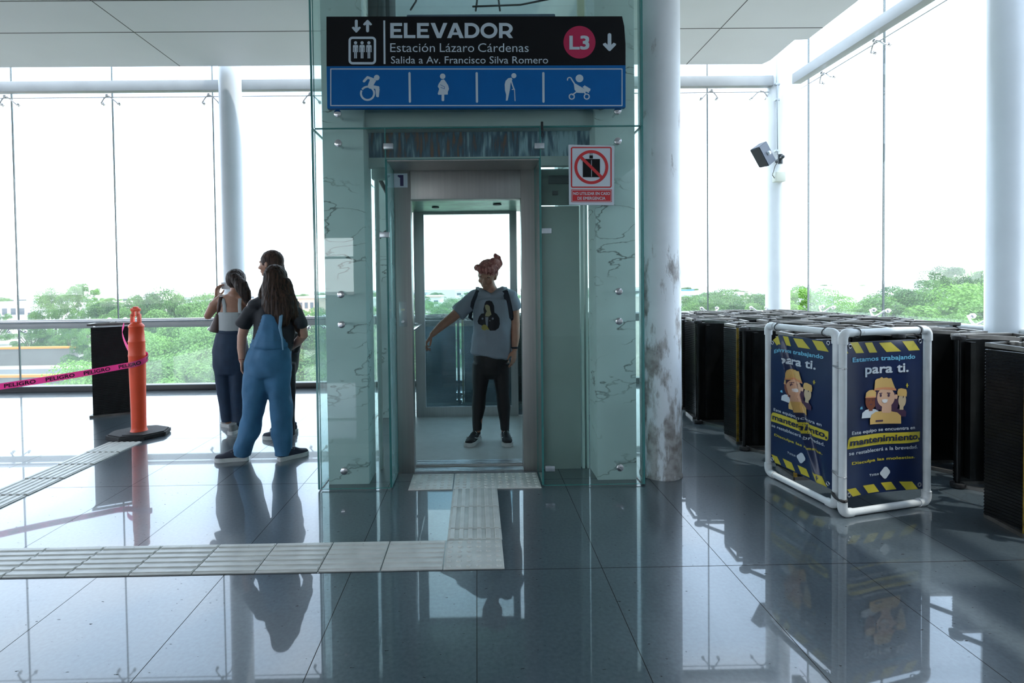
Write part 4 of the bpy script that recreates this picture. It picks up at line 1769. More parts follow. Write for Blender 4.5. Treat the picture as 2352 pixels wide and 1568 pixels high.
bm = bmesh.new()
HW = 0.026
prev = None
for k in range(201):
    u = cum[-1] * k / 200
    r4 = [bm.verts.new(on_tape(u, v, h)) for v, h in ((-HW, -0.0006), (HW, -0.0006), (HW, 0.0006), (-HW, 0.0006))]
    if prev:
        for j in range(4):
            bm.faces.new((prev[j], prev[(j + 1) % 4], r4[(j + 1) % 4], r4[j]))
    else:
        bm.faces.new(r4[::-1])
    prev = r4
bm.faces.new(prev)
bmesh.ops.recalc_face_normals(bm, faces=bm.faces)
tape = finish(bm, 'barrier_tape', 'pink', label='pink barrier tape printed PELIGRO running from the orange post to the left', cat='tape')
w_ = 0.20
u = 1.06
while u + w_ < cum[-1]:
    # read from left to right: higher u is further left; printed through, so legible on both faces
    for sgn_ in (1, -1):
        q = Marks()
        q.text('PELIGRO', u + w_, -0.016, u, 0.016, bold=0.03)
        for v_ in q.bm.verts:
            v_.co.z *= sgn_
        q.lay(lambda a, b, h: on_tape(a, b, h), 0.0016 * sgn_, 'printing', 'ink', tape, cuts=(0, u, u + w_, 12))
    u += 0.265

# ------------------------------------------------------------------ banner frames of white pipe
M['pvc'] = mat('white_pvc_pipe', (0.62, 0.65, 0.66, 1), 0.38, var=0.07, vscale=14, dirt=0.69, dirt_col=(0.25, 0.22, 0.19, 1), dscale=12)
M['vinyl'] = mat('navy_vinyl', (0.004, 0.014, 0.060, 1), 0.33, var=0.1, vscale=3)
M['v_yellow'] = mat('vinyl_yellow', (0.50, 0.42, 0.035, 1), 0.45, var=0.05)
M['v_cyan'] = mat('vinyl_cyan', (0.13, 0.42, 0.60, 1), 0.45)
M['v_white'] = mat('vinyl_white', (0.50, 0.56, 0.62, 1), 0.45)
M['v_navy'] = mat('vinyl_dark', (0.006, 0.012, 0.04, 1), 0.45)
M['v_hat'] = mat('vinyl_hat', (0.58, 0.38, 0.13, 1), 0.45)
M['v_brim'] = mat('vinyl_brim', (0.60, 0.25, 0.12, 1), 0.45)
M['v_skin'] = mat('vinyl_skin', (0.64, 0.40, 0.27, 1), 0.45)
M['v_brown'] = mat('vinyl_brown', (0.17, 0.045, 0.02, 1), 0.45)
M['v_hair'] = mat('vinyl_hair', (0.055, 0.025, 0.06, 1), 0.45)
M['v_body'] = mat('vinyl_ochre', (0.55, 0.38, 0.13, 1), 0.45)


def homog(src, dst):
    A_ = []
    for (x, y), (u, v) in zip(src, dst):
        A_.append([x, y, 1, 0, 0, 0, -u * x, -u * y, -u])
        A_.append([0, 0, 0, x, y, 1, -v * x, -v * y, -v])
    _, _, V = np.linalg.svd(np.array(A_, float))
    return V[-1].reshape(3, 3)


# drawing pixels of the right banner -> banner sheet (0..1, 0..1 from its lower left corner)
HM = homog([(668, 182), (1224, 163), (1258, 1300), (690, 1366)], [(0, 1), (1, 1), (1, 0), (0, 0)])


def uv(x, y):
    w = HM @ np.array([x, y, 1.0])
    return w[0] / w[2], w[1] / w[2]


def banner(origin, direc, width, height, warp, lbl):
    """origin: foot of the left pipe; direc: unit vector towards the right pipe"""
    origin = Vector(origin)
    d = Vector(direc).normalized()
    nrm = Vector((d.y, -d.x, 0)).normalized()      # towards the camera side
    root = empty('banner_stand', origin, lbl, 'banner stand')
    R_ = 0.0225
    W_ = width
    Z0, Z1 = R_, height

    def P3(u, z, h=0.0):
        return origin + d * u + Vector((0, 0, z)) + nrm * h
    for nm, a, b in (('upright_pipe', P3(0, Z0 + .04), P3(0, Z1 - .04)), ('upright_pipe', P3(W_, Z0 + .04), P3(W_, Z1 - .04)),
                     ('top_pipe', P3(0.04, Z1), P3(W_ - .04, Z1)), ('bottom_pipe', P3(.04, Z0), P3(W_ - .04, Z0))):
        p = MB()
        p.cyl(a, b, R_ * .9, seg=20)
        p.build(nm, 'pvc', root)
    for u, z, su, sz in ((0, Z0, 1, 1), (W_, Z0, -1, 1), (0, Z1, 1, -1), (W_, Z1, -1, -1)):
        p = MB()
        pts = [P3(u, z + sz * 0.065)]
        for k in range(7):
            a = k / 6 * PI / 2
            pts.append(P3(u + su * 0.035 * (1 - math.cos(a)), z + sz * 0.035 * (1 - math.sin(a))))
        pts.append(P3(u + su * 0.065, z))
        p.tube(pts, R_ * 1.13, side=nrm, seg=18, cap=0.0)
        p.build('elbow_joint', 'pvc', root)
    # sheet
    bw, bz0, bz1 = W_ - 2 * R_ - 0.012, Z0 + 0.085, Z1 - 0.055
    bx0 = R_ + 0.004

    def SH(u, v, h):
        du, dh, dv = warp(u, v)
        return P3(bx0 + (u + du) * bw, bz0 + (v + dv) * (bz1 - bz0), dh + h)
    bm = bmesh.new()
    NU, NV = 60, 60
    g0 = [[bm.verts.new(SH(i / NU, j / NV, 0)) for i in range(NU + 1)] for j in range(NV + 1)]
    g1 = [[bm.verts.new(SH(i / NU, j / NV, -0.0012)) for i in range(NU + 1)] for j in range(NV + 1)]
    for j in range(NV):
        for i in range(NU):
            bm.faces.new((g0[j][i], g0[j][i + 1], g0[j + 1][i + 1], g0[j + 1][i]))
            bm.faces.new((g1[j][i + 1], g1[j][i], g1[j + 1][i], g1[j + 1][i + 1]))
    for j in range(NV):
        for i in (0, NU):
            bm.faces.new((g0[j][i], g0[j + 1][i], g1[j + 1][i], g1[j][i]))
    for i in range(NU):
        for j in (0, NV):
            bm.faces.new((g0[j][i], g1[j][i], g1[j][i + 1], g0[j][i + 1]))
    bmesh.ops.recalc_face_normals(bm, faces=bm.faces)
    sh = finish(bm, 'banner_sheet', 'vinyl', root, smooth=80)
    # artwork, in layers
    CUT = (0, 0.0, 1.0, 56)
    layer = [0]

    def art(mk_, name, m):
        layer[0] += 1
        # to uv space first
        mk_.lay(lambda u, v, h: SH(u, v, h), 0.0008 + 0.00035 * layer[0], name, m, sh, cuts=CUT)

    def pk():
        mk_ = Marks()
        op_, ot = mk_.poly, mk_.text
        mk_.poly = lambda pts: Marks.poly(mk_, [uv(*p) for p in pts])

        def tx(body, xa, ya, xb, yb, bold=0.0):
            # (xa, ya): lower left of the word, (xb, yb): upper right
            ua, va = uv(xa, ya)
            ub, vb = uv(xb, yb)
            Marks.text(mk_, body, ua, va, ub, vb, bold)
        mk_.word = tx
        return mk_
    for q4 in ([(692, 183), (748, 180), (795, 261), (735, 262)], [(798, 186), (852, 184), (893, 260), (836, 261)], [(902, 188), (985, 184), (1059, 252), (957, 257)], [(1066, 178), (1150, 176), (1202, 246), (1118, 249)],
               [(668, 245), (670, 245), (678, 262), (668, 262)],
               [(693, 1297), (754, 1288), (798, 1345), (737, 1356)], [(808, 1275), (892, 1268), (934, 1328), (852, 1338)], [(946, 1260), (1022, 1252), (1061, 1308), (986, 1318)], [(1077, 1248), (1172, 1244), (1222, 1302), (1132, 1312)]):
        m_ = pk()
        m_.poly(q4)
        layer[0] = 0
        art(m_, 'yellow_stripe', 'v_yellow')
    m_ = pk()
    m_.poly([(685, 985), (690, 915), (700, 897), (722, 890), (1120, 862), (1221, 858), (1222, 915), (1214, 934), (1130, 946), (760, 975)])
    art(m_, 'yellow_highlight', 'v_yellow')
    m_ = pk()
    m_.word('Disculpa las molestias.', 721, 1114, 1184, 1040, 0.02)
    art(m_, 'apology_lettering', 'v_yellow')
    m_ = pk()
    m_.poly([(1104, 492), (1112, 492), (1112, 524), (1104, 524)])
    m_.poly([(1099, 504), (1118, 504), (1118, 511), (1099, 511)])
    art(m_, 'sparkle', 'v_yellow')
    m_ = pk()
    m_.word('Estamos trabajando', 708, 340, 1165, 275, 0.02)
    art(m_, 'cyan_lettering', 'v_cyan')
    m_ = pk()
    m_.poly([(768, 684), (772, 668), (786, 662), (790, 684)])
    art(m_, 'cyan_fleck', 'v_cyan')
    m_ = pk()
    m_.word('para ti.', 806, 444, 1113, 340, 0.022)
    art(m_, 'headline_lettering', 'v_white')
    m_ = pk()
    m_.word('Este equipo se encuentra en', 712, 884, 1175, 812, 0.012)
    art(m_, 'notice_lettering', 'v_white')
    m_ = pk()
    m_.word('se restablecerá a la brevedad.', 696, 1032, 1200, 958, 0.012)
    art(m_, 'notice_lettering', 'v_white')
    m_ = pk()
    m_.word('SITEUR', 872, 1203, 927, 1182, 0.02)
    m_.poly([(852, 1186), (868, 1185), (868, 1189), (862, 1190), (862, 1203), (858, 1203), (858, 1190), (852, 1190)])
    m_.poly([(966, 1137), (978, 1133), (988, 1138), (1008, 1165), (1009, 1180), (984, 1222), (974, 1228), (964, 1224), (936, 1192), (935, 1180)])
    art(m_, 'logo', 'v_white')
    m_ = pk()
    m_.word('mantenimiento,', 702, 968, 1216, 868, 0.03)
    art(m_, 'dark_lettering', 'v_navy')
    # three helmeted workers
    m_ = pk()
    m_.poly([(780, 752), (784, 712), (812, 690), (850, 684), (900, 690), (930, 720), (880, 752)])
    art(m_, 'worker_shirt', 'v_white')
    m_ = pk()
    m_.circ(852, 624, 44, 66)
    m_.rect(838, 660, 868, 700)
    art(m_, 'worker_face', 'v_brown')
    m_ = pk()
    m_.poly([(1000, 742), (1012, 706), (1044, 684), (1082, 684), (1102, 706), (1100, 742)])
    m_.circ(966, 625, 76, 84)
    m_.circ(906, 620, 22, 78)
    m_.circ(1018, 640, 26, 74)
    art(m_, 'worker_hair', 'v_hair')
    m_ = pk()
    m_.circ(1070, 618, 27, 52)
    m_.rect(1054, 650, 1080, 690)
    art(m_, 'worker_face', mat('vinyl_pale_face', (0.50, 0.40, 0.26, 1), 0.45))
    m_ = pk()
    m_.poly([(806, 600), (812, 560), (836, 542), (866, 540), (890, 556), (890, 598)])
    m_.poly([(1034, 556), (1040, 534), (1060, 528), (1096, 536), (1102, 560), (1100, 590), (1036, 584)])
    m_.poly([(876, 545), (880, 470), (892, 458), (912, 454), (926, 443), (938, 453), (960, 448), (972, 455), (990, 452), (1006, 496), (1022, 536), (1016, 545)])
    m_.poly([(848, 803), (846, 768), (858, 730), (890, 708), (934, 704), (1000, 704), (1040, 712), (1064, 736), (1068, 796)])
    art(m_, 'worker_helmets', 'v_hat')
    m_ = pk()
    m_.circ(958, 598, 60, 76)
    m_.poly([(936, 655), (998, 655), (1000, 704), (992, 716), (940, 716), (934, 704)])
    m_.circ(1026, 592, 11, 18)
    art(m_, 'worker_face', 'v_skin')
    m_ = pk()
    m_.poly([(872, 549), (876, 534), (900, 526), (950, 521), (1000, 522), (1024, 532), (1026, 546), (990, 541), (940, 538), (900, 541)])
    m_.poly([(806, 600), (804, 592), (886, 590), (884, 600)])
    art(m_, 'helmet_brims', 'v_brim')
    m_ = pk()
    m_.circ(923, 584, 7, 12)
    m_.circ(977, 582, 7, 12)
    m_.poly([(912, 566), (932, 562), (934, 568), (912, 573)])
    m_.poly([(964, 561), (986, 562), (988, 569), (964, 567)])
    m_.circ(1076, 592, 3, 7)
    m_.circ(838, 618, 3, 6)
    m_.circ(866, 618, 3, 6)
    m_.poly([(838, 644), (852, 648), (866, 643), (852, 656)])
    m_.poly([(890, 772), (945, 770), (945, 782), (890, 784)])
    art(m_, 'worker_features', 'v_hair')
    m_ = pk()
    m_.poly([(932, 616), (952, 611), (972, 614), (968, 634), (952, 642), (936, 634)])
    art(m_, 'smile', mat('vinyl_smile', (0.75, 0.75, 0.75, 1), 0.4))
    # eyelets and ties
    for u, v in ((0.035, 0.975), (0.95, 0.985), (0.03, 0.02), (0.95, 0.03)):
        p = MB()
        c = SH(u, v, 0.002)
        g = 14
        p.tube([c + d * (0.011 * math.cos(2 * PI * k / g)) + Vector((0, 0, 0.011 * math.sin(2 * PI * k / g))) for k in range(g + 1)], 0.0032, side=nrm, seg=6, cap=0)
        p.build('eyelet', 'steel', sh)
    for u, z in ((0.10, Z1), (W_ - 0.08, Z1)):
        p = MB()
        g = 16
        p.tube([P3(u + 0.004 * math.sin(k), z + 0.027 * math.cos(2 * PI * k / g) - 0.004, 0.027 * math.sin(2 * PI * k / g)) for k in range(g + 1)], 0.0028, side=d, seg=6, cap=0)
        p.build('cable_tie', 'rubber', root)
    return root, P3


def warp_right(u, v):
    return 0.0, 0.006 * math.sin(3 * PI * u + 1.5 * v) * math.sin(PI * v) ** 0.5 if 0 < v < 1 else 0.0, 0.012 * math.sin(PI * u * 1.3) * (1 - v) * 0.6


def warp_left(u, v):
    # slack sheet: a pleat that runs from the upper left to the lower right
    line = 0.16 + 0.62 * (1 - v)
    s = u - line
    w = 1 / (1 + math.exp(-s / 0.035))
    amp = 0.16 * math.sin(PI * min(1, max(0, v * 0.9 + 0.08)))
    du = -amp * w + amp * u
    dh = 0.035 * math.exp(-(s / 0.05) ** 2) - 0.03 * math.exp(-((s - 0.09) / 0.05) ** 2)
    dh *= math.sin(PI * min(1, max(0, v))) * 0.9 + 0.1
    edge = min(1, u / 0.06, (1 - u) / 0.06)
    return du, dh * max(0, edge), -0.10 * max(0, 0.16 - u) * (v ** 4) * 4


bl, PL = banner((2.037, 3.785, 0), (2.122 - 2.037, 3.190 - 3.785, 0), 0.601, 1.055, warp_left, 'left of two white pipe banner stands, its navy sheet creased by a fold')
br, PR = banner((2.088, 3.083, 0), (2.703 - 2.088, 3.235 - 3.083, 0), 0.633, 1.062, warp_right, 'right of two white pipe banner stands, with a flat navy notice')
for z in (0.86, 0.235, 0.10):
    mb = MB()
    a, b = PL(0.601, z), PR(0, z)
    mid_, dd = (a + b) / 2, (b - a).normalized()
    n2_ = Vector((dd.y, -dd.x, 0))
    hl = (b - a).length / 2
    pts = []
    for k in range(25):
        t = 2 * PI * k / 24
        pts.append(mid_ + dd * (hl + 0.024) * math.cos(t) + n2_ * 0.026 * math.sin(t) * (1 if abs(math.cos(t)) < .9 else 1))
    mb.tube(pts, (0.004 if z > .15 else 0.009), side=(0, 0, 1), seg=6, cap=0)
    mb.build('cable_tie', 'steel' if z > 0.15 else 'rubber',
             label={0.86: 'grey tie holding the two banner stands together near the top', 0.235: 'grey tie holding the two banner stands together low down', 0.10: 'black tape binding the two banner stands near the floor'}[z], cat='tie')

# ------------------------------------------------------------------ loudspeaker on the corner column
spk = empty('loudspeaker', (3.86, 7.1, 2.98), 'black box loudspeaker tilted on the far right corner column', 'loudspeaker')
mb = MB()
fc = [at(1700 + x / 11.2, 300 + y / 11.2, yy) for x, y, yy in ((245, 500, 6.95), (490, 415, 6.80), (745, 905, 6.83), (495, 960, 6.98))]
back = [at(1700 + x / 11.2, 300 + y / 11.2, yy) for x, y, yy in ((480, 330, 7.12), (675, 265, 7.0), (925, 755, 7.03), (720, 830, 7.15))]
bm = mb.bm
va = [bm.verts.new(p) for p in fc]
vb = [bm.verts.new(p) for p in back]
bm.faces.new(va)
bm.faces.new(vb[::-1])
for k in range(4):
    bm.faces.new((va[k], vb[k], vb[(k + 1) % 4], va[(k + 1) % 4]))
bmesh.ops.bevel(bm, geom=list(bm.edges), offset=0.006, segments=2, affect='EDGES')
M['speaker_black'] = mat('speaker_cabinet', (0.035, 0.05, 0.075, 1), 0.6, bump=0.2, bscale=200)
mb.build('cabinet', 'speaker_black', spk)
mb = MB()
cf = sum(fc, Vector()) / 4
nf = (fc[1] - fc[0]).cross(fc[3] - fc[0]).normalized()
if nf.y > 0:
    nf = -nf
bm = mb.bm
va = [bm.verts.new(cf + (p - cf) * 0.9 + nf * 0.006) for p in fc]
vb = [bm.verts.new(cf + (p - cf) * 0.9 - nf * 0.004) for p in fc]
bm.faces.new(va)
bm.faces.new(vb[::-1])
for k in range(4):
    bm.faces.new((va[k], vb[k], vb[(k + 1) % 4], va[(k + 1) % 4]))
mb.build('grille', mat('speaker_grille', (0.012, 0.018, 0.024, 1), 0.6, bump=0.5, bscale=300), spk)
sc0 = (fc[1] + fc[2] + back[1] + back[2]) / 4
ns = (fc[1] - back[1]).cross(fc[2] - fc[1]).normalized()
if ns.dot(sc0 - (cf + sum(back, Vector()) / 4) / 2) < 0:
    ns = -ns
mb = MB()
mb.lathe([(0.020, 0), (0.026, 0.012), (0.024, 0.03), (0.012, 0.04)], sc0, 20, ns)
mb.build('bracket_knob', mat('pale_knob', (0.8, 0.9, 0.95, 1), 0.4), spk)
mb = MB()
mb.tube([(3.975, 7.03, 2.97), (4.0, 7.14, 2.97), (4.02, 7.26, 2.96)], 0.022, seg=12)
mb.cyl((3.99, 7.12, 2.90), (3.99, 7.12, 3.02), 0.03)
mb.build('wall_bracket', 'dark_steel', spk)
mb = MB()
mb.tube([(4.01, 7.215, 3.05), (4.005, 7.215, 3.5), (4.0, 7.215, 4.7)], 0.014, seg=12)
for z in (3.08, 3.75, 3.95):
    mb.box(3.975, 7.20, z, 4.035, 7.25, z + 0.025, bev=0.003)
mb.build('conduit', mat('conduit_grey', (0.40, 0.44, 0.46, 1), 0.4, 0.5), label='thin vertical conduit running up the corner column above the loudspeaker', cat='conduit')
jb = empty('junction_box', (4.02, 7.2, 2.68), 'small pale junction box on the corner column below the loudspeaker', 'junction box')
mb = MB()
mb.box(3.945, 7.14, 2.675, 4.075, 7.235, 2.80, bev=0.006)
mb.build('housing', mat('cream_box', (0.55, 0.58, 0.50, 1), 0.5), jb)
mb = MB()
mb.tube([(3.95, 7.18, 2.72), (3.91, 7.16, 2.76), (3.90, 7.08, 2.86), (3.89, 7.0, 2.90)], 0.004, seg=6)
mb.build('cable', 'rubber', jb)
# ------------------------------------------------------------------ outside
GZ = -6.5
M['ground'] = mat('dusty_ground', (0.34, 0.31, 0.26, 1), 0.9, var=0.2, vscale=0.15)
mb = MB()
mb.box(-900, -900, GZ - 0.5, 900, 1100, GZ)
mb.build('ground', 'ground', loc=(0, 0, 0), kind='structure')


def leaf_mat(name, col, col2):
    m = bpy.data.materials.new(name)
    m.use_nodes = True
    t = m.node_tree
    b = t.nodes['Principled BSDF']
    A, K = t.nodes.new, t.links.new
    c = A('ShaderNodeTexCoord')
    n = A('ShaderNodeTexNoise')
    n.inputs['Scale'].default_value = 0.9
    n.inputs['Detail'].default_value = 5
    K(c.outputs['Object'], n.inputs['Vector'])
    oi = A('ShaderNodeObjectInfo')
    ad = A('ShaderNodeMath')
    ad.operation = 'MULTIPLY_ADD'
    ad.inputs[1].default_value = 0.35
    K(oi.outputs['Random'], ad.inputs[0])
    K(n.outputs['Fac'], ad.inputs[2])
    r = A('ShaderNodeValToRGB')
    r.color_ramp.elements[0].position = 0.38
    r.color_ramp.elements[0].color = col
    r.color_ramp.elements[1].position = 0.95
    r.color_ramp.elements[1].color = col2
    K(ad.outputs[0], r.inputs[0])
    K(r.outputs[0], b.inputs['Base Color'])
    b.inputs['Roughness'].default_value = 0.55
    tl = A('ShaderNodeBsdfTranslucent')
    K(r.outputs[0], tl.inputs[0])
    mx = A('ShaderNodeMixShader')
    mx.inputs[0].default_value = 0.38
    o = t.nodes['Material Output']
    K(b.outputs[0], mx.inputs[1])
    K(tl.outputs[0], mx.inputs[2])
    K(mx.outputs[0], o.inputs[0])
    return m


M['leaf'] = leaf_mat('foliage', (0.034, 0.105, 0.028, 1), (0.20, 0.40, 0.070, 1))


def tree_proto(seed, rad, crown_h, trunk_h, nb, per, leaf):
    rnd = random.Random(seed)
    r = empty('broadleaf_tree', (0, 0, 0))
    bm = bmesh.new()
    blobs = []
    for k in range(nb):
        a = rnd.uniform(0, 2 * PI)
        q = math.sqrt(rnd.random())
        z = rnd.uniform(0, 1)
        rr_ = rad * q * math.sqrt(max(0.05, 1 - (z * 1.02 - 0.25) ** 2 * 1.25)) if z < 0.95 else rad * 0.3 * q
        blobs.append((Vector((rr_ * math.cos(a), rr_ * math.sin(a), trunk_h + crown_h * z)), rad * rnd.uniform(0.11, 0.24)))
    for c, br_ in blobs:
        for j in range(per):
            d = Vector((rnd.gauss(0, 1), rnd.gauss(0, 1), rnd.gauss(0, 1)))
            d.normalize()
            if d.z < -0.6:
                d.z = -d.z
            p = c + Vector((d.x * br_, d.y * br_, d.z * br_ * 0.75)) * rnd.uniform(0.75, 1.05)
            n = (d + Vector((rnd.uniform(-.8, .8), rnd.uniform(-.8, .8), rnd.uniform(-.3, .9)))).normalized()
            t = n.cross(Vector((rnd.random(), rnd.random(), rnd.random()))).normalized()
            b2 = n.cross(t)
            s1, s2 = leaf * rnd.uniform(0.6, 1.2), leaf * rnd.uniform(0.35, 0.7)
            f = [bm.verts.new(p + t * s1), bm.verts.new(p + b2 * s2 + n * s2 * .25), bm.verts.new(p - t * s1), bm.verts.new(p - b2 * s2 + n * s2 * .25)]
            bm.faces.new(f)
    finish(bm, 'crown', 'leaf', r, smooth=False)
    t = MB()
    t.tube([(0, 0, 0), (0.1, 0.05, trunk_h * 0.6), (0, 0, trunk_h + crown_h * 0.5)], [rad * .07, rad * .05, rad * .02], seg=8)
    for k in range(7):
        a = k * 0.9
        t.tube([(0, 0, trunk_h * 0.8), (rad * .3 * math.cos(a), rad * .3 * math.sin(a), trunk_h + crown_h * .3), (rad * .6 * math.cos(a), rad * .6 * math.sin(a), trunk_h + crown_h * .55)], [rad * .03, rad * .02, rad * .01], seg=6)
    t.build('trunk', 'leaf_trunk', r)
    return r


protos = [tree_proto(1, 4.0, 6.2, 1.4, 80, 620, 0.062), tree_proto(7, 3.4, 5.4, 1.2, 70, 600, 0.06), tree_proto(13, 4.6, 5.0, 1.0, 90, 560, 0.066)]
PH = [max(v.co.z for v in p_.children[0].data.vertices) for p_ in protos]
pu = [False] * 3
trnd = random.Random(5)


def tree(px, ptop, Y, k, label, group='trees outside the glass', sx=1.0):
    """crown top seen at photo height ptop, at distance Y"""
    p = at(px, ptop, Y)
    s = (p.z - GZ) / PH[k]
    rz = trnd.uniform(0, 6.28)
    if not pu[k]:
        pu[k] = True
        o = protos[k]
        o.location = (p.x, Y, GZ)
        o.rotation_euler = (0, 0, rz)
        o.scale = (s * sx, s * sx, s)
    else:
        o = copy_tree(protos[k], (p.x, Y, GZ), (0, 0, rz), scale=(s * sx, s * sx, s))
    tag(o, label, 'tree', group)


T_ = [
    # left windows, tall ones
    (125, 655, 66, 2, 'tall spreading tree at the left edge of the left window bay', 'trees outside the glass', 0.55), (185, 648, 68, 0, 'tallest pale green tree seen behind the black step', 'trees outside the glass', 0.62),
    (330, 668, 33, 1, 'round tree behind the orange post', 'trees outside the glass', 0.55), (400, 655, 35, 2, 'broad tree between the orange post and the young women', 'trees outside the glass', 0.6),
    (275, 705, 29, 0, 'lower dark tree filling the glass behind the lone step', 'trees outside the glass', 0.6), (70, 735, 64, 1, 'lower tree left of the lone black step'),
    (380, 735, 25, 0, 'lower bright tree right of the orange post'), (455, 745, 22, 2, 'bright low tree left of the girl in jeans'),
    (445, 688, 30, 1, 'middle tree left of the girl in the white top'), (560, 720, 27, 2, 'tree hidden partly by the three young women'),
    (680, 725, 26, 0, 'tree right of the girl in overalls'), (720, 705, 31, 1, 'tree at the left edge of the elevator shaft'),
    (800, 715, 30, 2, 'tree seen through the left side glass of the shaft'), (870, 700, 30, 0, 'tree seen between shaft column and elevator door'),
    (-10, 715, 80, 1, 'distant low tree at the far left edge'), (320, 790, 21, 2, 'near low bush at the foot of the glass behind the post'),
    (520, 800, 19, 1, 'near low bush behind the girl in the white top'), (430, 820, 17, 1, 'lowest bright bush beside the girl in jeans'),
    (690, 800, 19, 0, 'near bush right of the overalls'),
    # through the cabin
    (1005, 705, 44, 0, 'tree seen through the rear glass of the cabin'), (1060, 682, 60, 2, 'dark distant tree seen behind the outstretched arm'),
    (985, 690, 70, 1, 'far hazy tree seen at the left of the cabin glass'),
    # right bay
    (1590, 672, 40, 1, 'bright tree just right of the flaking column'), (1640, 668, 46, 0, 'tree in the middle of the right rear bay'),
    (1700, 660, 42, 2, 'tree left of the loudspeaker column'), (1755, 672, 44, 0, 'tree partly behind the loudspeaker column'),
    (1835, 655, 34, 1, 'tree just right of the loudspeaker column'), (1930, 690, 28, 2, 'low tree in front of the grey rooftop'),
    (2050, 680, 24, 0, 'wide tree right of the long pane joint'), (2110, 655, 26, 1, 'rounded tree right of the middle of the right glass'),
    (2165, 645, 24, 2, 'tall bright tree left of the near pale column'), (2235, 690, 20, 0, 'tree touching the near pale column'),
    (2190, 608, 62, 1, 'big distant tree standing above the white building'), (2215, 620, 70, 2, 'second distant crown beside the white building'),
    (1880, 700, 26, 0, 'bush at the foot of the right glass'),
]
for t_ in T_:
    tree(*t_)
# hidden understory keeps the green mass closed
for i, (px, pt, Y) in enumerate(((160, 745, 63), (600, 700, 48), (480, 690, 52), (250, 690, 50), (2290, 660, 30))):
    tree(px, pt, Y, i % 3, ['low tree beyond the road at the far left', 'tree in the second rank behind the tall girl', 'tree in the second rank left of the women',
                            'tree in the second rank behind the lone step', 'tree behind the near pale column'][i])

# distant line of trees
fr_rnd = random.Random(9)
for i in range(46):
    Y = fr_rnd.uniform(150, 330)
    px = -60 + i * 54 + fr_rnd.uniform(-20, 20)
    k = i % 3
    p = at(px, 680, Y)
    h_ = fr_rnd.uniform(3.5, 6.5)
    o = copy_tree(protos[k], (p.x, Y, GZ), (0, 0, fr_rnd.uniform(0, 6)), scale=(h_ / PH[k] * 1.5, h_ / PH[k] * 1.5, h_ / PH[k]))
    tag(o, 'small hazy tree on the far skyline', 'tree', 'distant trees on the skyline')

# buildings
M['b_white'] = mat('white_building', (0.78, 0.79, 0.78, 1), 0.7, var=0.05, vscale=0.3)
M['b_grey'] = mat('grey_metal_roof', (0.42, 0.47, 0.50, 1), 0.5, var=0.1, vscale=0.4)
M['b_tan'] = mat('tan_building', (0.55, 0.40, 0.31, 1), 0.8, var=0.1, vscale=0.5)
M['b_dark'] = mat('dark_pane', (0.08, 0.10, 0.12, 1), 0.2)
M['b_blue'] = mat('blue_roof', (0.03, 0.22, 0.55, 1), 0.5)


def building(px0, px1, ptop, Y, depth, wall_m, roof_m, label, cols=5, rows=1, bands=False):
    a, b = at(px0, ptop, Y), at(px1, ptop, Y)
    z1 = max(a.z, GZ + 3)
    r = empty('building', ((a.x + b.x) / 2, Y, GZ), label, 'building')
    w = MB()
    w.box(a.x, Y, GZ, b.x, Y + depth, z1)
    w.build('walls', wall_m, r, smooth=False)
    w = MB()
    w.box(a.x - .4, Y - .4, z1, b.x + .4, Y + depth + .4, z1 + (b.x - a.x) * 0.02 + 0.3)
    w.build('roof', roof_m, r, smooth=False)
    n_ = 0
    for i in range(cols):
        for j in range(rows):
            x = a.x + (b.x - a.x) * (i + 0.5) / cols
            ww = (b.x - a.x) / cols * 0.28
            zt = z1 - 1.0 - j * 3.0
            if zt - 1.5 < GZ:
                continue
            w = MB()
            w.box(x - ww, Y - 0.06, zt - 1.4, x + ww, Y - 0.01, zt)
            w.build('window', 'b_dark', r, smooth=False)
    return r


building(1905, 1995, 680, 90, 20, 'b_grey', 'b_white', 'low building with twin grey roller doors seen in the right glass', 2)
building(1860, 2010, 664, 150, 30, 'b_white', 'b_grey', 'long white warehouse roof beyond the low building', 6)
building(2035, 2085, 662, 120, 20, 'b_white', 'b_white', 'boxy white building right of the long pane joint', 3)
building(2232, 2290, 648, 75, 18, 'b_white', 'b_white', 'bright white building beside the near pale column', 1)
building(2090, 2250, 685, 70, 15, 'b_white', 'b_white', 'low white wall behind the bushes on the right', 3)
building(1562, 1590, 668, 160, 10, 'b_blue', 'b_blue', 'small blue building right of the flaking column', 1)
building(1610, 1700, 678, 80, 15, 'b_grey', 'b_white', 'pale blue shed behind trees in the right rear bay', 3)
building(684, 735, 685, 130, 20, 'b_tan', 'b_white', 'tan apartment block right of the girl in overalls', 4, 3)
building(-20, 60, 698, 120, 20, 'b_white', 'b_grey', 'pale building at the far left skyline', 4, 2)
building(60, 95, 704, 90, 12, 'b_white', 'b_white', 'small white building left of the tall tree', 2)
building(760, 850, 690, 170, 25, 'b_white', 'b_white', 'pale block seen through the left side glass of the shaft', 5, 2)
building(940, 1010, 684, 200, 25, 'b_white', 'b_tan', 'far pale block seen through the cabin', 4, 2)
for i in range(26):
    px = -80 + i * 96 + fr_rnd.uniform(-30, 30)
    w_ = fr_rnd.uniform(26, 60)
    building(px, px + w_, 690 - fr_rnd.uniform(0, 9) - px * 0.0125, fr_rnd.uniform(260, 420), 20, fr_rnd.choice(['b_white', 'b_white', 'b_tan', 'b_grey']), 'b_white',
             'small pale house on the far skyline', 2, 1)['group'] = 'houses on the skyline'
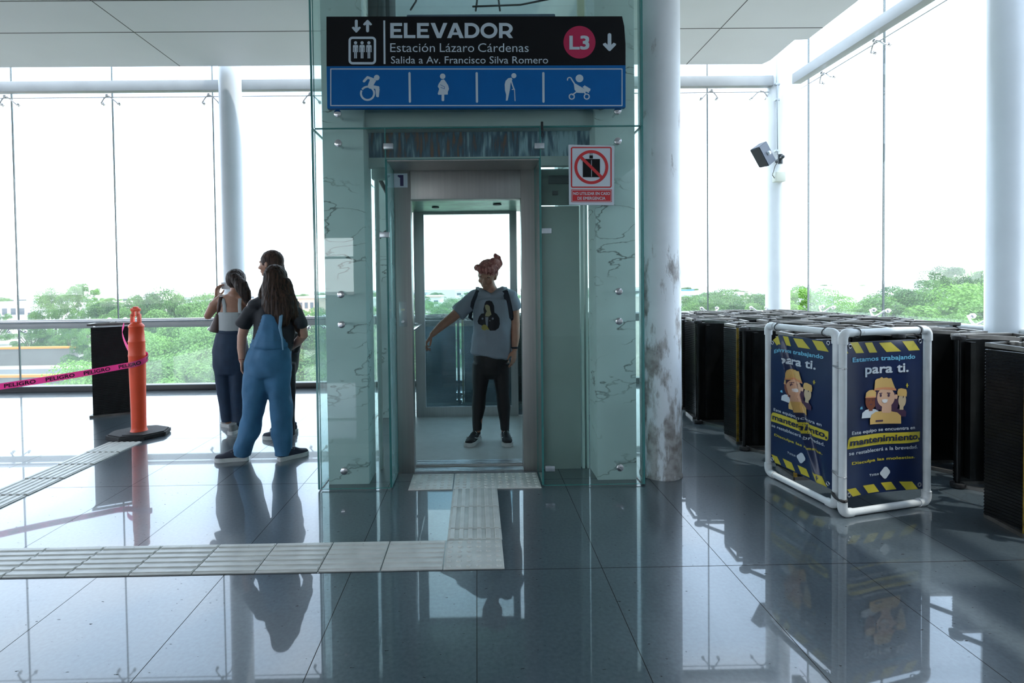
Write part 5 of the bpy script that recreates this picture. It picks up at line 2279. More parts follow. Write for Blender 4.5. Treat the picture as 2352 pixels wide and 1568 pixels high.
# street with orange-topped barriers
mb = MB()
mb.box(-70, 38.5, GZ, -10, 55, GZ + 0.04)
mb.build('street', mat('asphalt', (0.10, 0.10, 0.105, 1), 0.8, var=0.1), loc=(0, 0, 0), kind='structure')
for i, (Y, z, x1) in enumerate(((58.0, -5.3, -42.5), (46.5, GZ, -34.0))):
    r = empty('road_barrier', (-50, Y, z), 'concrete road barrier with an orange top at the far left, ' + ('further' if i == 0 else 'nearer') + ' of two', 'barrier')
    mb = MB()
    mb.box(-70, Y, z - 1.5 if i == 0 else z, x1, Y + 0.5, z + 0.55)
    mb.build('concrete_wall', mat('barrier_concrete%d' % i, (0.14, 0.13, 0.13, 1), 0.9), r)
    mb = MB()
    mb.box(-70, Y - 0.05, z + 0.55, x1, Y + 0.55, z + 0.75)
    mb.build('orange_cap', mat('barrier_orange%d' % i, (0.62, 0.22, 0.03, 1), 0.6), r)
# ------------------------------------------------------------------ people
def sculpt(mbx, name, m, parent, voxel=0.006, smooth=4, disp=None, **tags):
    """union of swept forms -> one continuous skin"""
    bmesh.ops.recalc_face_normals(mbx.bm, faces=mbx.bm.faces)
    me = bpy.data.meshes.new('tmp')
    mbx.bm.to_mesh(me)
    mbx.bm.free()
    ob = bpy.data.objects.new('tmp', me)
    COL.objects.link(ob)
    md = ob.modifiers.new('r', 'REMESH')
    md.mode = 'VOXEL'
    md.voxel_size = voxel
    md.use_smooth_shade = True
    if smooth:
        s_ = ob.modifiers.new('s', 'SMOOTH')
        s_.factor = 0.5
        s_.iterations = smooth
    dg = bpy.context.evaluated_depsgraph_get()
    m2 = bpy.data.meshes.new_from_object(ob.evaluated_get(dg))
    bpy.data.objects.remove(ob)
    bpy.data.meshes.remove(me)
    bm = bmesh.new()
    bm.from_mesh(m2)
    bpy.data.meshes.remove(m2)
    if disp:
        bm.normal_update()
        for v in bm.verts:
            v.co = v.co + disp(v.co, v.normal)
    return finish(bm, name, m, parent, smooth=180, **tags)


def folds(amp, sx, sz, seed=0):
    """cloth wrinkles: amp metres, lateral frequency sx, vertical frequency sz"""
    off = Vector((seed * 3.1, seed * 1.7, seed))

    def f(p, n):
        q = Vector((p.x * sx, p.y * sx, p.z * sz)) + off
        a = noise.noise(q) + 0.5 * noise.noise(q * 2.1)
        return n * (amp * a)
    return f


def strands(amp, seed=0):
    off = Vector((seed * 2.3, seed, seed * 5))

    def f(p, n):
        q = Vector((p.x * 55, p.y * 55, p.z * 5)) + off
        return n * (amp * (noise.noise(q) + 0.6 * noise.noise(q * 2.3)))
    return f


def hair_mat(name, c1, c2):
    m = mat(name, c1, 0.55, var=0, spec=0.18)
    t = m.node_tree
    b = t.nodes['Principled BSDF']
    A, K = t.nodes.new, t.links.new
    c = A('ShaderNodeTexCoord')
    mp_ = A('ShaderNodeMapping')
    mp_.inputs['Scale'].default_value = (90, 90, 6)
    K(c.outputs['Object'], mp_.inputs[0])
    n = A('ShaderNodeTexNoise')
    n.inputs['Scale'].default_value = 1
    n.inputs['Detail'].default_value = 5
    K(mp_.outputs[0], n.inputs['Vector'])
    r = A('ShaderNodeValToRGB')
    r.color_ramp.elements[0].position = 0.35
    r.color_ramp.elements[0].color = c1
    r.color_ramp.elements[1].position = 0.7
    r.color_ramp.elements[1].color = c2
    K(n.outputs['Fac'], r.inputs[0])
    K(r.outputs[0], b.inputs['Base Color'])
    bp = A('ShaderNodeBump')
    bp.inputs['Strength'].default_value = 0.5
    bp.inputs['Distance'].default_value = 0.004
    K(n.outputs['Fac'], bp.inputs['Height'])
    K(bp.outputs[0], b.inputs['Normal'])
    return m


def skin(name, col):
    m = mat(name, col, 0.48, var=0.06, vscale=25)
    b = m.node_tree.nodes['Principled BSDF']
    b.inputs['Subsurface Weight'].default_value = 0.08
    b.inputs['Subsurface Radius'].default_value = (0.4, 0.15, 0.08)
    b.inputs['Subsurface Scale'].default_value = 0.01
    return m


def denim(name, col, hi):
    m = mat(name, col, 0.75, var=0.16, vscale=9, bump=0.25, bscale=400)
    return m


def head(mb_, c, fwd, up, s=1.0, neck_to=None):
    """skull, jaw and features; c = centre of the head, fwd = where the face points"""
    f = Vector(fwd).normalized()
    u = (Vector(up) - f * Vector(up).dot(f)).normalized()
    r = f.cross(u)
    R = Matrix((r, f, u)).transposed()

    def P(x, y, z):
        return Vector(c) + (r * x + f * y + u * z) * s
    mb_.sph(P(0, -0.012, 0.022), (0.073 * s, 0.092 * s, 0.086 * s), 24, R)
    mb_.sph(P(0, 0.022, -0.012), (0.063 * s, 0.068 * s, 0.088 * s), 24, R)
    mb_.sph(P(0, 0.040, -0.068), (0.040 * s, 0.040 * s, 0.036 * s), 18, R)       # jaw
    mb_.sph(P(0, 0.068, -0.090), (0.019 * s, 0.016 * s, 0.015 * s), 14, R)       # chin
    mb_.sph(P(0, 0.074, 0.020), (0.048 * s, 0.016 * s, 0.012 * s), 16, R)        # brow
    for sx in (-1, 1):
        mb_.sph(P(sx * 0.040, 0.056, -0.030), (0.022 * s, 0.020 * s, 0.022 * s), 14, R)   # cheek
        mb_.sph(P(sx * 0.074, -0.010, -0.010), (0.009 * s, 0.018 * s, 0.030 * s), 14, R)  # ear
        mb_.sph(P(sx * 0.012, 0.094, -0.036), (0.009 * s, 0.011 * s, 0.008 * s), 10, R)   # nostril wing
    mb_.tube([P(0, 0.082, 0.014), P(0, 0.096, -0.012), P(0, 0.108, -0.032)], [0.008 * s, 0.0095 * s, 0.0115 * s], side=r, seg=10)
    mb_.tube([P(-0.020, 0.082, -0.060), P(0, 0.0905, -0.057), P(0.020, 0.082, -0.060)], [0.005 * s, 0.0075 * s, 0.005 * s], seg=8)
    mb_.tube([P(-0.018, 0.081, -0.069), P(0, 0.088, -0.070), P(0.018, 0.081, -0.069)], [0.005 * s, 0.008 * s, 0.005 * s], seg=8)
    if neck_to is not None:
        mb_.tube([P(0, -0.012, -0.05), Vector(neck_to).lerp(P(0, -0.012, -0.05), 0.45), neck_to], [0.052 * s, 0.050 * s, 0.062 * s], seg=18)
    return P, R, r, f, u


def eyes(P, r, parent, s=1.0, closed=0.4):
    for sx in (-1, 1):
        e_ = MB()
        e_.sph(P(sx * 0.029, 0.0705, -0.002), (0.0100 * s, 0.0100 * s, 0.0070 * s), 14)
        eo = e_.build('eye', mat('eye_white', (0.38, 0.36, 0.34, 1), 0.3), parent)
        e_ = MB()
        e_.sph(P(sx * 0.029, 0.0745, -0.005), (0.0048 * s, 0.0048 * s, 0.0038 * s), 10)
        e_.build('iris', mat('iris_dark', (0.03, 0.02, 0.015, 1), 0.15), eo)
        e_ = MB()
        e_.tube([P(sx * 0.015, 0.083, 0.019), P(sx * 0.029, 0.085, 0.023), P(sx * 0.044, 0.077, 0.018)], 0.0028 * s, seg=6)
        e_.build('eyebrow', mat('brow_hair', (0.04, 0.025, 0.02, 1), 0.7), parent)


def hand(mb_, wrist, d, palm, side, curl=(0.35, 0.4, 0.45, 0.5), spread=0.06, s=1.0, thumb_open=0.7):
    """wrist point, d along the hand, palm = direction the palm faces, side = +1/-1 which side carries the thumb"""
    d = Vector(d).normalized()
    n = (Vector(palm) - d * Vector(palm).dot(d)).normalized()
    w = d.cross(n) * side
    W = Vector(wrist)
    mb_.tube([W - d * 0.02 * s, W + d * 0.01 * s, W + d * 0.045 * s, W + d * 0.085 * s], [(0.023 * s, 0.017 * s), (0.027 * s, 0.016 * s), (0.037 * s, 0.014 * s), (0.038 * s, 0.011 * s)], side=w, seg=16, cap=0.6)
    Ls = [(0.036, 0.024, 0.019), (0.041, 0.027, 0.021), (0.038, 0.025, 0.020), (0.030, 0.019, 0.016)]
    for k in range(4):
        o = W + d * (0.088 - 0.004 * abs(k - 1.2)) * s + w * (0.0285 - 0.019 * k) * s
        a = (1.5 - k) * spread
        dd = (d * math.cos(a) + w * math.sin(a)).normalized()
        pts, rad = [o - dd * 0.02 * s, o], [0.0088 * s, 0.0088 * s]
        ang = 0
        for j, l in enumerate(Ls[k]):
            ang += curl[k] * (0.7 if j == 0 else 1.0)
            q = dd * math.cos(ang) + n * math.sin(ang)
            o = o + q * l * s
            pts.append(o)
            rad.append((0.0084 - 0.0009 * (j + 1)) * s)
        mb_.tube(pts, rad, side=w, seg=10)
    b = W + d * 0.022 * s + w * 0.020 * s
    t1 = b + (d * 0.55 + w * thumb_open + n * 0.35).normalized() * 0.036 * s
    t2 = t1 + (d * 0.8 + w * 0.35 * thumb_open + n * 0.4).normalized() * 0.030 * s
    t3 = t2 + (d * 0.9 + n * 0.35).normalized() * 0.022 * s
    mb_.tube([b, t1, t2, t3], [0.014 * s, 0.0115 * s, 0.0098 * s, 0.0082 * s], side=w, seg=10)


def sneaker(parent, heel, toe_dir, up_m, sole_m, lace_m, length=0.25, width=0.095, high=0.075, stripe=None, pitch=0.0):
    """heel: floor point below the heel; toe_dir: horizontal direction of the toe"""
    d = Vector(toe_dir).normalized()
    sd = Vector((d.y, -d.x, 0))
    H = Vector(heel)
    L_, W_ = length, width
    R = Matrix.Rotation(pitch, 3, sd)

    def Q(a, b, c):
        v = R @ (d * (a - L_) + sd * b + Vector((0, 0, c))) + d * L_
        return H + v
    outl = []
    for a, w in ((0.0, 0.25), (0.02, 0.55), (0.08, 0.68), (0.3, 0.70), (0.5, 0.74), (0.66, 0.94), (0.80, 0.98), (0.9, 0.84), (0.97, 0.52), (1.0, 0.18)):
        outl.append((a * L_, w * W_ / 2))
    poly = outl + [(a, -b) for a, b in outl[::-1]]
    u = MB()
    u.tube([Q(0.035, 0, 0.045), Q(0.07, 0, 0.048), Q(L_ * .5, 0, 0.045), Q(L_ * .75, 0, 0.036), Q(L_ * .90, 0, 0.032)],
           [(0.030, 0.040), (0.034, 0.044), (W_ * .39, 0.036), (W_ * .44, 0.026), (W_ * .34, 0.021)], side=sd, seg=18)
    u.tube([Q(0.062, 0, 0.04), Q(0.055, 0, 0.06), Q(0.052, 0, high + 0.02)], [(0.034, 0.045), (0.034, 0.044), (0.033, 0.042)], side=sd, seg=18, cap=0.2)
    u.tube([Q(0.08, 0, 0.085), Q(0.13, 0, 0.072), Q(0.175, 0, 0.056)], [(0.022, 0.02), (0.026, 0.018), (0.026, 0.012)], side=sd, seg=14)
    sh = sculpt(u, 'shoe', up_m, parent, voxel=0.004, smooth=3)
    b = MB()
    b.prism(poly, 0.0, 0.032, lambda x, y, h: Q(x, y, h))
    b.build('sole', sole_m, sh, smooth=30)
    b = MB()
    for k in range(5):
        a = 0.105 + 0.017 * k
        z = 0.093 - 0.0082 * k
        b.tube([Q(a, -0.024, z - 0.010), Q(a, -0.012, z + 0.002), Q(a, 0.012, z + 0.002), Q(a, 0.024, z - 0.010)], 0.0034, seg=6)
    b.build('lace', lace_m, sh)
    if stripe:
        for sg in (-1, 1):
            b = MB()
            b.tube([Q(0.02, sg * 0.036, 0.052), Q(0.07, sg * 0.041, 0.062), Q(0.105, sg * 0.040, 0.042), Q(0.15, sg * 0.041, 0.052), Q(0.17, sg * 0.038, 0.060)], [(0.006, 0.004)] * 5, seg=8)
            b.build('side_stripe', stripe, sh)
    return sh


def person(loc, label):
    return empty('person', loc, label, 'person')


M['skin_a'] = skin('skin_tan', (0.34, 0.17, 0.11, 1))
M['skin_b'] = skin('skin_light', (0.45, 0.24, 0.17, 1))
M['skin_c'] = skin('skin_warm', (0.40, 0.21, 0.14, 1))
M['tee_black'] = mat('black_cotton', (0.020, 0.022, 0.028, 1), 0.8, bump=0.2, bscale=300)
M['denim_mid'] = denim('mid_blue_denim', (0.045, 0.155, 0.29, 1), None)
M['denim_dark'] = denim('dark_denim', (0.014, 0.035, 0.075, 1), None)
M['tank_white'] = mat('white_knit', (0.42, 0.45, 0.46, 1), 0.8, bump=0.3, bscale=300)
M['leggings'] = mat('black_leggings', (0.008, 0.008, 0.010, 1), 0.65)
M['tee_grey'] = mat('grey_blue_cotton', (0.25, 0.295, 0.35, 1), 0.8, var=0.04, bump=0.2, bscale=300)
M['shoe_navy'] = mat('navy_canvas', (0.02, 0.025, 0.045, 1), 0.75)
M['shoe_black'] = mat('black_canvas', (0.012, 0.012, 0.014, 1), 0.75)
M['sole_white'] = mat('white_sole', (0.55, 0.57, 0.56, 1), 0.55, var=0.08, vscale=30)
M['lace_white'] = mat('white_lace', (0.55, 0.56, 0.55, 1), 0.7)
M['bag_brown'] = mat('brown_leather', (0.045, 0.018, 0.012, 1), 0.45)
M['pack_navy'] = mat('navy_webbing', (0.012, 0.018, 0.03, 1), 0.7)

# ---- girl in denim overalls, seen from behind -----------------------------------------
Yg = 4.33
A_ = lambda x, y, dy=0.0: at(x, y, Yg + dy)
g = person((A_(610, 1050).x, Yg, 0), 'person with long dark hair and denim overalls, back to us, right hand on hip')
b = MB()
hc = A_(634, 645, 0.02)
nk = A_(632, 695, 0.02)
P_, R_, r_, f_, u_ = head(b, hc, (-0.35, 0.93, -0.02), (0, 0, 1), 0.98, nk)
shL, shR = A_(583, 700), A_(678, 704)
b.tube([nk + Vector((0, 0, -0.01)), A_(631, 735), A_(625, 790), A_(618, 840)], [(0.10, 0.07), (0.15, 0.095), (0.125, 0.09), (0.15, 0.11)], seg=24)
elL, wrL = A_(556, 772, 0.0), A_(556, 828, -0.03)
b.tube([shL, A_(566, 735), elL, A_(555, 800, -0.01), wrL], [0.048, 0.044, 0.036, 0.034, 0.024], seg=16)
hand(b, wrL, (0.02, 0.05, -1), (1, 0.1, 0), -1, curl=(0.55, 0.6, 0.65, 0.7), s=0.92, thumb_open=0.4)
elR, wrR = A_(697, 770, 0.02), A_(664, 800, 0.16)
b.tube([shR, A_(690, 735, 0.0), elR, A_(683, 786, 0.09), wrR], [0.048, 0.044, 0.037, 0.034, 0.024], seg=16)
hand(b, wrR, (-0.9, 0.35, -0.35), (0.2, -0.9, 0.1), 1, curl=(0.3, 0.3, 0.35, 0.4), s=0.92)
for hx, kx, ax, ay in ((602, 592, 560, 0), (640, 648, 652, 0.02)):
    b.tube([A_(hx, 840), A_(kx, 930, 0.0), A_(ax, 1030, ay)], [0.075, 0.055, 0.038], seg=16)
sculpt(b, 'body', 'skin_b', g, voxel=0.0055, smooth=2)
b = MB()
b.tube([A_(632, 698), A_(631, 722), A_(629, 765), A_(626, 800)], [(0.075, 0.07), (0.160, 0.105), (0.160, 0.110), (0.150, 0.105)], seg=28)
b.tube([A_(592, 706), A_(576, 718), A_(563, 738), A_(557, 748)], [(0.060, 0.065), (0.066, 0.064), (0.063, 0.06), (0.064, 0.060)], side=(0, 1, 0), seg=20, cap=0.2)
b.tube([A_(668, 708), A_(680, 720), A_(688, 738), A_(689, 748, 0.01)], [(0.060, 0.065), (0.066, 0.064), (0.063, 0.06), (0.062, 0.060)], side=(0, 1, 0), seg=20, cap=0.2)
b.tube([A_(585, 700), A_(606, 693), A_(632, 692), A_(656, 694), A_(674, 702)], [(0.075, 0.052)] * 5, side=(0, 1, 0), seg=18)
sculpt(b, 't_shirt', 'tee_black', g, voxel=0.007, smooth=4, disp=folds(0.010, 9, 7, 2))
b = MB()
# trousers
b.tube([A_(626, 780), A_(622, 808), A_(616, 835), A_(614, 858)], [(0.158, 0.122), (0.166, 0.130), (0.178, 0.138), (0.170, 0.135)], seg=28, cap=0.3)
b.tube([A_(596, 850), A_(590, 890), A_(581, 940), A_(572, 990), A_(560, 1030), A_(557, 1043)], [(0.105, 0.115), (0.100, 0.105), (0.088, 0.092), (0.079, 0.083), (0.070, 0.080), (0.068, 0.082)], seg=22, cap=0.2)
b.tube([A_(634, 850), A_(640, 890), A_(646, 940), A_(648, 990), A_(650, 1030), A_(650, 1044)], [(0.100, 0.115), (0.096, 0.104), (0.086, 0.092), (0.078, 0.083), (0.072, 0.080), (0.066, 0.082)], seg=22, cap=0.2)
# back bib: hugs the shirt
for k in range(9):
    t = k / 8
    y = 790 - 62 * t
    w = 0.150 - 0.104 * t ** 0.8
    c = A_(624 + 9 * t, y)
    f2 = (w / 0.158) ** 2
    b.tube([c + Vector((-w, -0.124 + 0.080 * f2, 0)), c + Vector((-w * .5, -0.134 + 0.012 * f2, 0)), c + Vector((0, -0.137, 0)), c + Vector((w * .5, -0.137 + 0.008 * f2, 0)), c + Vector((w, -0.132 + 0.072 * f2, 0))],
           [(0.022, 0.013)] * 5, side=(0, 0, 1), seg=10, cap=0.5)
ov = sculpt(b, 'overalls', 'denim_mid', g, voxel=0.007, smooth=5, disp=folds(0.016, 7, 6.5, 5))
b = MB()
b.tube([A_(648, 708, -0.125), A_(645, 730, -0.150), A_(643, 752, -0.157), A_(648, 778, -0.157), A_(650, 803, -0.157)], [(0.014, 0.004), (0.014, 0.004), (0.013, 0.004), (0.007, 0.003), (0.006, 0.003)], side=(1, 0, 0), seg=10)
b.build('strap', mat('light_denim_strap', (0.12, 0.25, 0.37, 1), 0.7), ov)
b = MB()
b.sph(hc + Vector((0.0, -0.012, 0.030)), (0.090, 0.108, 0.100), 24)
b.tube([hc + Vector((0, -0.03, 0.02)), A_(633, 665, -0.04), A_(636, 692, -0.085), A_(646, 722, -0.105), A_(652, 742, -0.105)], [(0.088, 0.09), (0.104, 0.075), (0.120, 0.055), (0.105, 0.045), (0.050, 0.030)], seg=24)
b.tube([A_(655, 650, -0.02), A_(666, 690, -0.04), A_(677, 725, -0.04), A_(684, 750, -0.02), A_(690, 772, 0.0)], [(0.05, 0.05), (0.052, 0.05), (0.045, 0.04), (0.030, 0.03), (0.010, 0.01)], seg=16)
b.tube([A_(618, 650, 0.0), A_(604, 680, -0.02), A_(600, 700, -0.03)], [(0.05, 0.05), (0.04, 0.045), (0.014, 0.02)], seg=16)
sculpt(b, 'hair', hair_mat('long_dark_brown_hair', (0.010, 0.008, 0.008, 1), (0.060, 0.030, 0.018, 1)), g, voxel=0.006, smooth=3, disp=strands(0.006, 1))
b = MB()
b.tube([wrL + Vector((0.026 * math.cos(t), 0.022 * math.sin(t), 0.012)) for t in [k * PI / 6 for k in range(13)]], 0.003, seg=6, cap=0)
b.build('bracelet', mat('red_bracelet', (0.25, 0.03, 0.02, 1), 0.5), g)
sneaker(g, Vector((A_(572, 1050).x, Yg - 0.01, 0)), (-1, -0.12, 0), M['shoe_navy'], M['sole_white'], M['lace_white'], 0.255, 0.098)
sneaker(g, Vector((A_(645, 1052).x, Yg - 0.06, 0)), (0.55, 0.55, 0), M['shoe_navy'], M['sole_white'], M['lace_white'], 0.255, 0.098)

# ---- girl in white tank top taking a picture -------------------------------------------
Yt = 5.22
A_ = lambda x, y, dy=0.0: at(x, y, Yt + dy)
g = person((A_(530, 985).x, Yt, 0), 'person with dark ponytail, white strap top and dark jeans, raising a phone')
b = MB()
hc = A_(542, 647, 0.03)
nk = A_(540, 679, 0.0)
head(b, hc, (-0.45, 0.88, -0.05), (0, 0, 1), 0.97, nk)
b.tube([A_(508, 690), A_(524, 684), A_(540, 683), A_(556, 685), A_(566, 692)], [(0.055, 0.040)] * 5, side=(0, 1, 0), seg=18)
b.tube([nk + Vector((0, 0, 0.0)), A_(535, 705), A_(534, 735), A_(532, 765), A_(531, 800), A_(530, 825)], [(0.075, 0.055), (0.150, 0.085), (0.130, 0.09), (0.115, 0.085), (0.150, 0.11), (0.150, 0.12)], seg=26)
el, wr = A_(477, 727, 0.02), A_(498, 682, 0.20)
b.tube([A_(508, 686), A_(492, 702, 0.0), A_(478, 725, 0.03)], [0.043, 0.050, 0.036], seg=16)
b.tube([A_(478, 725, 0.03), A_(488, 705, 0.12), wr], [0.036, 0.033, 0.022], seg=16)
hand(b, wr, (0.05, 0.15, 1), (1, -0.2, 0), 1, curl=(0.55, 0.6, 0.65, 0.7), s=0.92, thumb_open=1.0)
elr, wrr = A_(590, 725, 0.05), A_(560, 690, 0.26)
b.tube([A_(566, 690), A_(580, 706), elr, A_(574, 708, 0.16), wrr], [0.043, 0.044, 0.036, 0.032, 0.022], seg=16)
hand(b, wrr, (-0.3, 0.2, 0.9), (-1, -0.2, 0), -1, curl=(0.55, 0.6, 0.65, 0.7), s=0.92)
for pts in (((514, 830), (518, 900), (524, 965)), ((545, 830), (545, 900), (544, 985))):
    b.tube([A_(*pts[0]), A_(*pts[1]), A_(*pts[2])], [0.08, 0.055, 0.036], seg=16)
sculpt(b, 'body', 'skin_a', g, voxel=0.0055, smooth=2)
b = MB()
b.tube([A_(534, 716), A_(534, 738), A_(532, 760)], [(0.142, 0.098), (0.136, 0.102), (0.128, 0.100)], seg=28, cap=0.05)
top = sculpt(b, 'strap_top', 'tank_white', g, voxel=0.006, smooth=2, disp=folds(0.003, 10, 6, 3))
for xa, xb in ((513, 516), (552, 551)):
    b = MB()
    b.tube([A_(xb, 718, -0.090), A_(xb - 1, 700, -0.083), A_(xa - 1, 686, -0.054), A_(xa, 677, -0.005), A_(xa + 1, 684, 0.05), A_(xb, 706, 0.095)], [(0.016, 0.004)] * 6, side=(1, 0, 0), seg=10)
    b.build('shoulder_strap', 'tank_white', top)
b = MB()
b.tube([A_(532, 758), A_(531, 775), A_(530, 805), A_(530, 838), A_(530, 856)], [(0.124, 0.098), (0.142, 0.11), (0.166, 0.130), (0.162, 0.130), (0.150, 0.115)], seg=28, cap=0.2)
b.tube([A_(513, 820), A_(515, 870), A_(519, 910), A_(523, 945), A_(525, 966)], [(0.090, 0.11), (0.082, 0.09), (0.072, 0.075), (0.066, 0.068), (0.060, 0.066)], seg=22, cap=0.2)
b.tube([A_(548, 820), A_(549, 875), A_(549, 920), A_(549, 960), A_(548, 980, -0.03)], [(0.085, 0.11), (0.080, 0.09), (0.070, 0.075), (0.062, 0.068), (0.060, 0.066)], seg=22, cap=0.2)
jn = sculpt(b, 'jeans', 'denim_dark', g, voxel=0.007, smooth=4, disp=folds(0.008, 8, 5, 8))
b = MB()
b.tube([A_(532, 762) + Vector((0.127 * math.cos(t), 0.102 * math.sin(t), 0)) for t in [k * PI / 10 for k in range(21)]], [(0.016, 0.005)] * 21, side=(0, 0, 1), seg=8, cap=0)
b.build('waistband', 'denim_dark', jn)
b = MB()
b.sph(hc + Vector((0.005, -0.012, 0.028)), (0.088, 0.106, 0.098), 24)
b.tube([hc + Vector((0.02, -0.09, 0.05)), A_(554, 655, -0.105), A_(562, 672, -0.11), A_(567, 686, -0.10), A_(569, 700, -0.09)], [(0.045, 0.034), (0.062, 0.045), (0.060, 0.040), (0.042, 0.03), (0.012, 0.012)], seg=18)
sculpt(b, 'hair', hair_mat('black_brown_hair', (0.012, 0.011, 0.012, 1), (0.05, 0.032, 0.025, 1)), g, voxel=0.006, smooth=3, disp=strands(0.004, 4))
sneaker(g, Vector((A_(540, 985).x - 0.02, Yt + 0.08, 0.0)), (-0.85, 0.55, 0), mat('pale_canvas', (0.28, 0.27, 0.26, 1), 0.7), M['sole_white'], M['lace_white'], 0.235, 0.090)
sneaker(g, Vector((A_(546, 1000).x, Yt - 0.17, 0.0)), (0.15, 1, 0), mat('grey_canvas', (0.20, 0.21, 0.21, 1), 0.7), M['sole_white'], M['lace_white'], 0.235, 0.090)
# bag hanging from the left shoulder
bg_ = empty('shoulder_bag', (A_(498, 763).x, Yt - 0.02, A_(498, 763).z), 'small dark brown bag hanging from the shoulder of the girl in the white top', 'bag')
b = MB()
b.tube([A_(501, 722, -0.05), A_(499, 735, -0.05), A_(496, 750, -0.05), A_(494, 762, -0.05)], [(0.024, 0.018), (0.036, 0.028), (0.050, 0.034), (0.056, 0.036)], side=(1, 0, 0), seg=20, cap=0.15)
sculpt(b, 'pouch', 'bag_brown', bg_, voxel=0.005, smooth=3)
b = MB()
b.tube([A_(501, 724, -0.05), A_(503, 700, -0.085), A_(507, 682, -0.055), A_(508, 678, 0.0), A_(508, 690, 0.07), A_(503, 724, 0.03)], [(0.016, 0.005)] * 6, side=(1, 0, 0), seg=10)
b.build('strap', 'bag_brown', bg_)
# phone between the two hands
ph = MB()
c = A_(522, 656, 0.24)
ph.box(c.x - 0.060, c.y - 0.004, c.z - 0.034, c.x + 0.060, c.y + 0.005, c.z + 0.034, bev=0.004)
ph.build('mobile_phone', mat('phone_pale', (0.55, 0.58, 0.62, 1), 0.3), label='pale mobile phone held up by the girl in the white top', cat='phone')

# ---- tall one between them, profile to the left ---------------------------------------------
Ya = 4.98
A_ = lambda x, y, dy=0.0: at(x, y, Ya + dy)
g = person((A_(655, 1010).x, Ya, 0), 'tallest of the three young women, person in dark clothes seen in profile')
b = MB()
hc = A_(620, 606, 0.0)
nk = A_(640, 655, 0.0)
head(b, hc, (-0.97, 0.20, -0.03), (0, 0, 1), 1.02, nk)
b.tube([nk, A_(646, 690), A_(650, 740), A_(655, 790), A_(655, 820)], [(0.09, 0.07), (0.110, 0.125), (0.100, 0.11), (0.095, 0.10), (0.11, 0.12)], seg=24)
b.tube([A_(650, 690, -0.11), A_(655, 745, -0.12), A_(662, 785, -0.10), A_(640, 790, 0.04)], [0.046, 0.040, 0.034, 0.024], seg=16)
hand(b, A_(640, 790, 0.04), (-1, 0.5, 0), (0, 0.5, -1), 1, s=0.95)
b.tube([A_(640, 688, 0.14), A_(636, 735, 0.17), A_(628, 770, 0.16), A_(612, 790, 0.08)], [0.046, 0.040, 0.034, 0.024], seg=16)
hand(b, A_(612, 790, 0.08), (-1, -0.3, 0), (0, 0.3, -1), -1, s=0.95)
for pts in (((652, 830, -0.06), (652, 915, -0.05), (652, 1000, -0.05)), ((652, 830, 0.07), (650, 915, 0.09), (650, 985, 0.10))):
    b.tube([A_(*q_) for q_ in pts], [0.08, 0.055, 0.036], seg=16)
sculpt(b, 'body', 'skin_c', g, voxel=0.0055, smooth=2)
b = MB()
b.tube([A_(640, 668), A_(646, 692), A_(651, 740), A_(656, 780), A_(656, 805)], [(0.075, 0.08), (0.128, 0.16), (0.122, 0.14), (0.118, 0.13), (0.125, 0.135)], seg=28)
b.tube([A_(650, 692, -0.11), A_(656, 725, -0.13), A_(660, 755, -0.12)], [0.062, 0.060, 0.058], seg=18, cap=0.2)
b.tube([A_(640, 690, 0.14), A_(638, 722, 0.17), A_(634, 750, 0.17)], [0.062, 0.060, 0.058], seg=18, cap=0.2)
sculpt(b, 'shirt', mat('dark_navy_shirt', (0.028, 0.032, 0.045, 1), 0.8), g, voxel=0.007, smooth=4, disp=folds(0.007, 9, 5, 12))
b = MB()
b.tube([A_(656, 795), A_(656, 815), A_(654, 842)], [(0.115, 0.13), (0.120, 0.14), (0.115, 0.15)], seg=26)
b.tube([A_(656, 835, -0.06), A_(660, 900, -0.06), A_(662, 960, -0.06), A_(664, 998, -0.06)], [0.090, 0.070, 0.058, 0.054], seg=20, cap=0.2)
b.tube([A_(652, 835, 0.07), A_(652, 900, 0.09), A_(652, 950, 0.10), A_(652, 980, 0.10)], [0.090, 0.070, 0.058, 0.052], seg=20, cap=0.2)
sculpt(b, 'trousers', mat('black_trousers', (0.016, 0.014, 0.018, 1), 0.8), g, voxel=0.007, smooth=4, disp=folds(0.005, 8, 5, 14))
b = MB()
b.sph(hc + Vector((0.024, 0.0, 0.028)), (0.104, 0.086, 0.100), 24)
b.tube([hc + Vector((0.035, 0, 0.03)), A_(632, 620, -0.0), A_(642, 650, 0), A_(654, 680, -0.02), A_(660, 705, -0.02)], [(0.085, 0.084), (0.086, 0.084), (0.080, 0.075), (0.055, 0.06), (0.02, 0.03)], seg=20)
b.tube([A_(618, 598, -0.06), A_(622, 625, -0.07), A_(628, 650, -0.07)], [(0.040, 0.02), (0.042, 0.022), (0.030, 0.016)], seg=14)
sculpt(b, 'hair', hair_mat('dark_brown_hair', (0.022, 0.014, 0.013, 1), (0.085, 0.045, 0.033, 1)), g, voxel=0.006, smooth=3, disp=strands(0.004, 7))
fx = A_(668, 1010).x
sneaker(g, Vector((fx + 0.03, Ya - 0.07, 0)), (-1, 0.06, 0), M['shoe_navy'], M['sole_white'], M['lace_white'], 0.265, 0.098)
sneaker(g, Vector((fx + 0.02, Ya + 0.14, 0)), (-1, 0.02, 0), M['shoe_navy'], M['sole_white'], M['lace_white'], 0.265, 0.098)
b = MB()
b.tube([A_(680, 770, -0.06), A_(681, 785, -0.06), A_(679, 803, -0.06)], [(0.035, 0.05), (0.048, 0.06), (0.036, 0.05)], seg=18)
sculpt(b, 'handbag', mat('black_bag', (0.010, 0.010, 0.011, 1), 0.5), None, voxel=0.006, smooth=3, label='small black bag at the hip of the tall dark-clothed person', cat='bag')

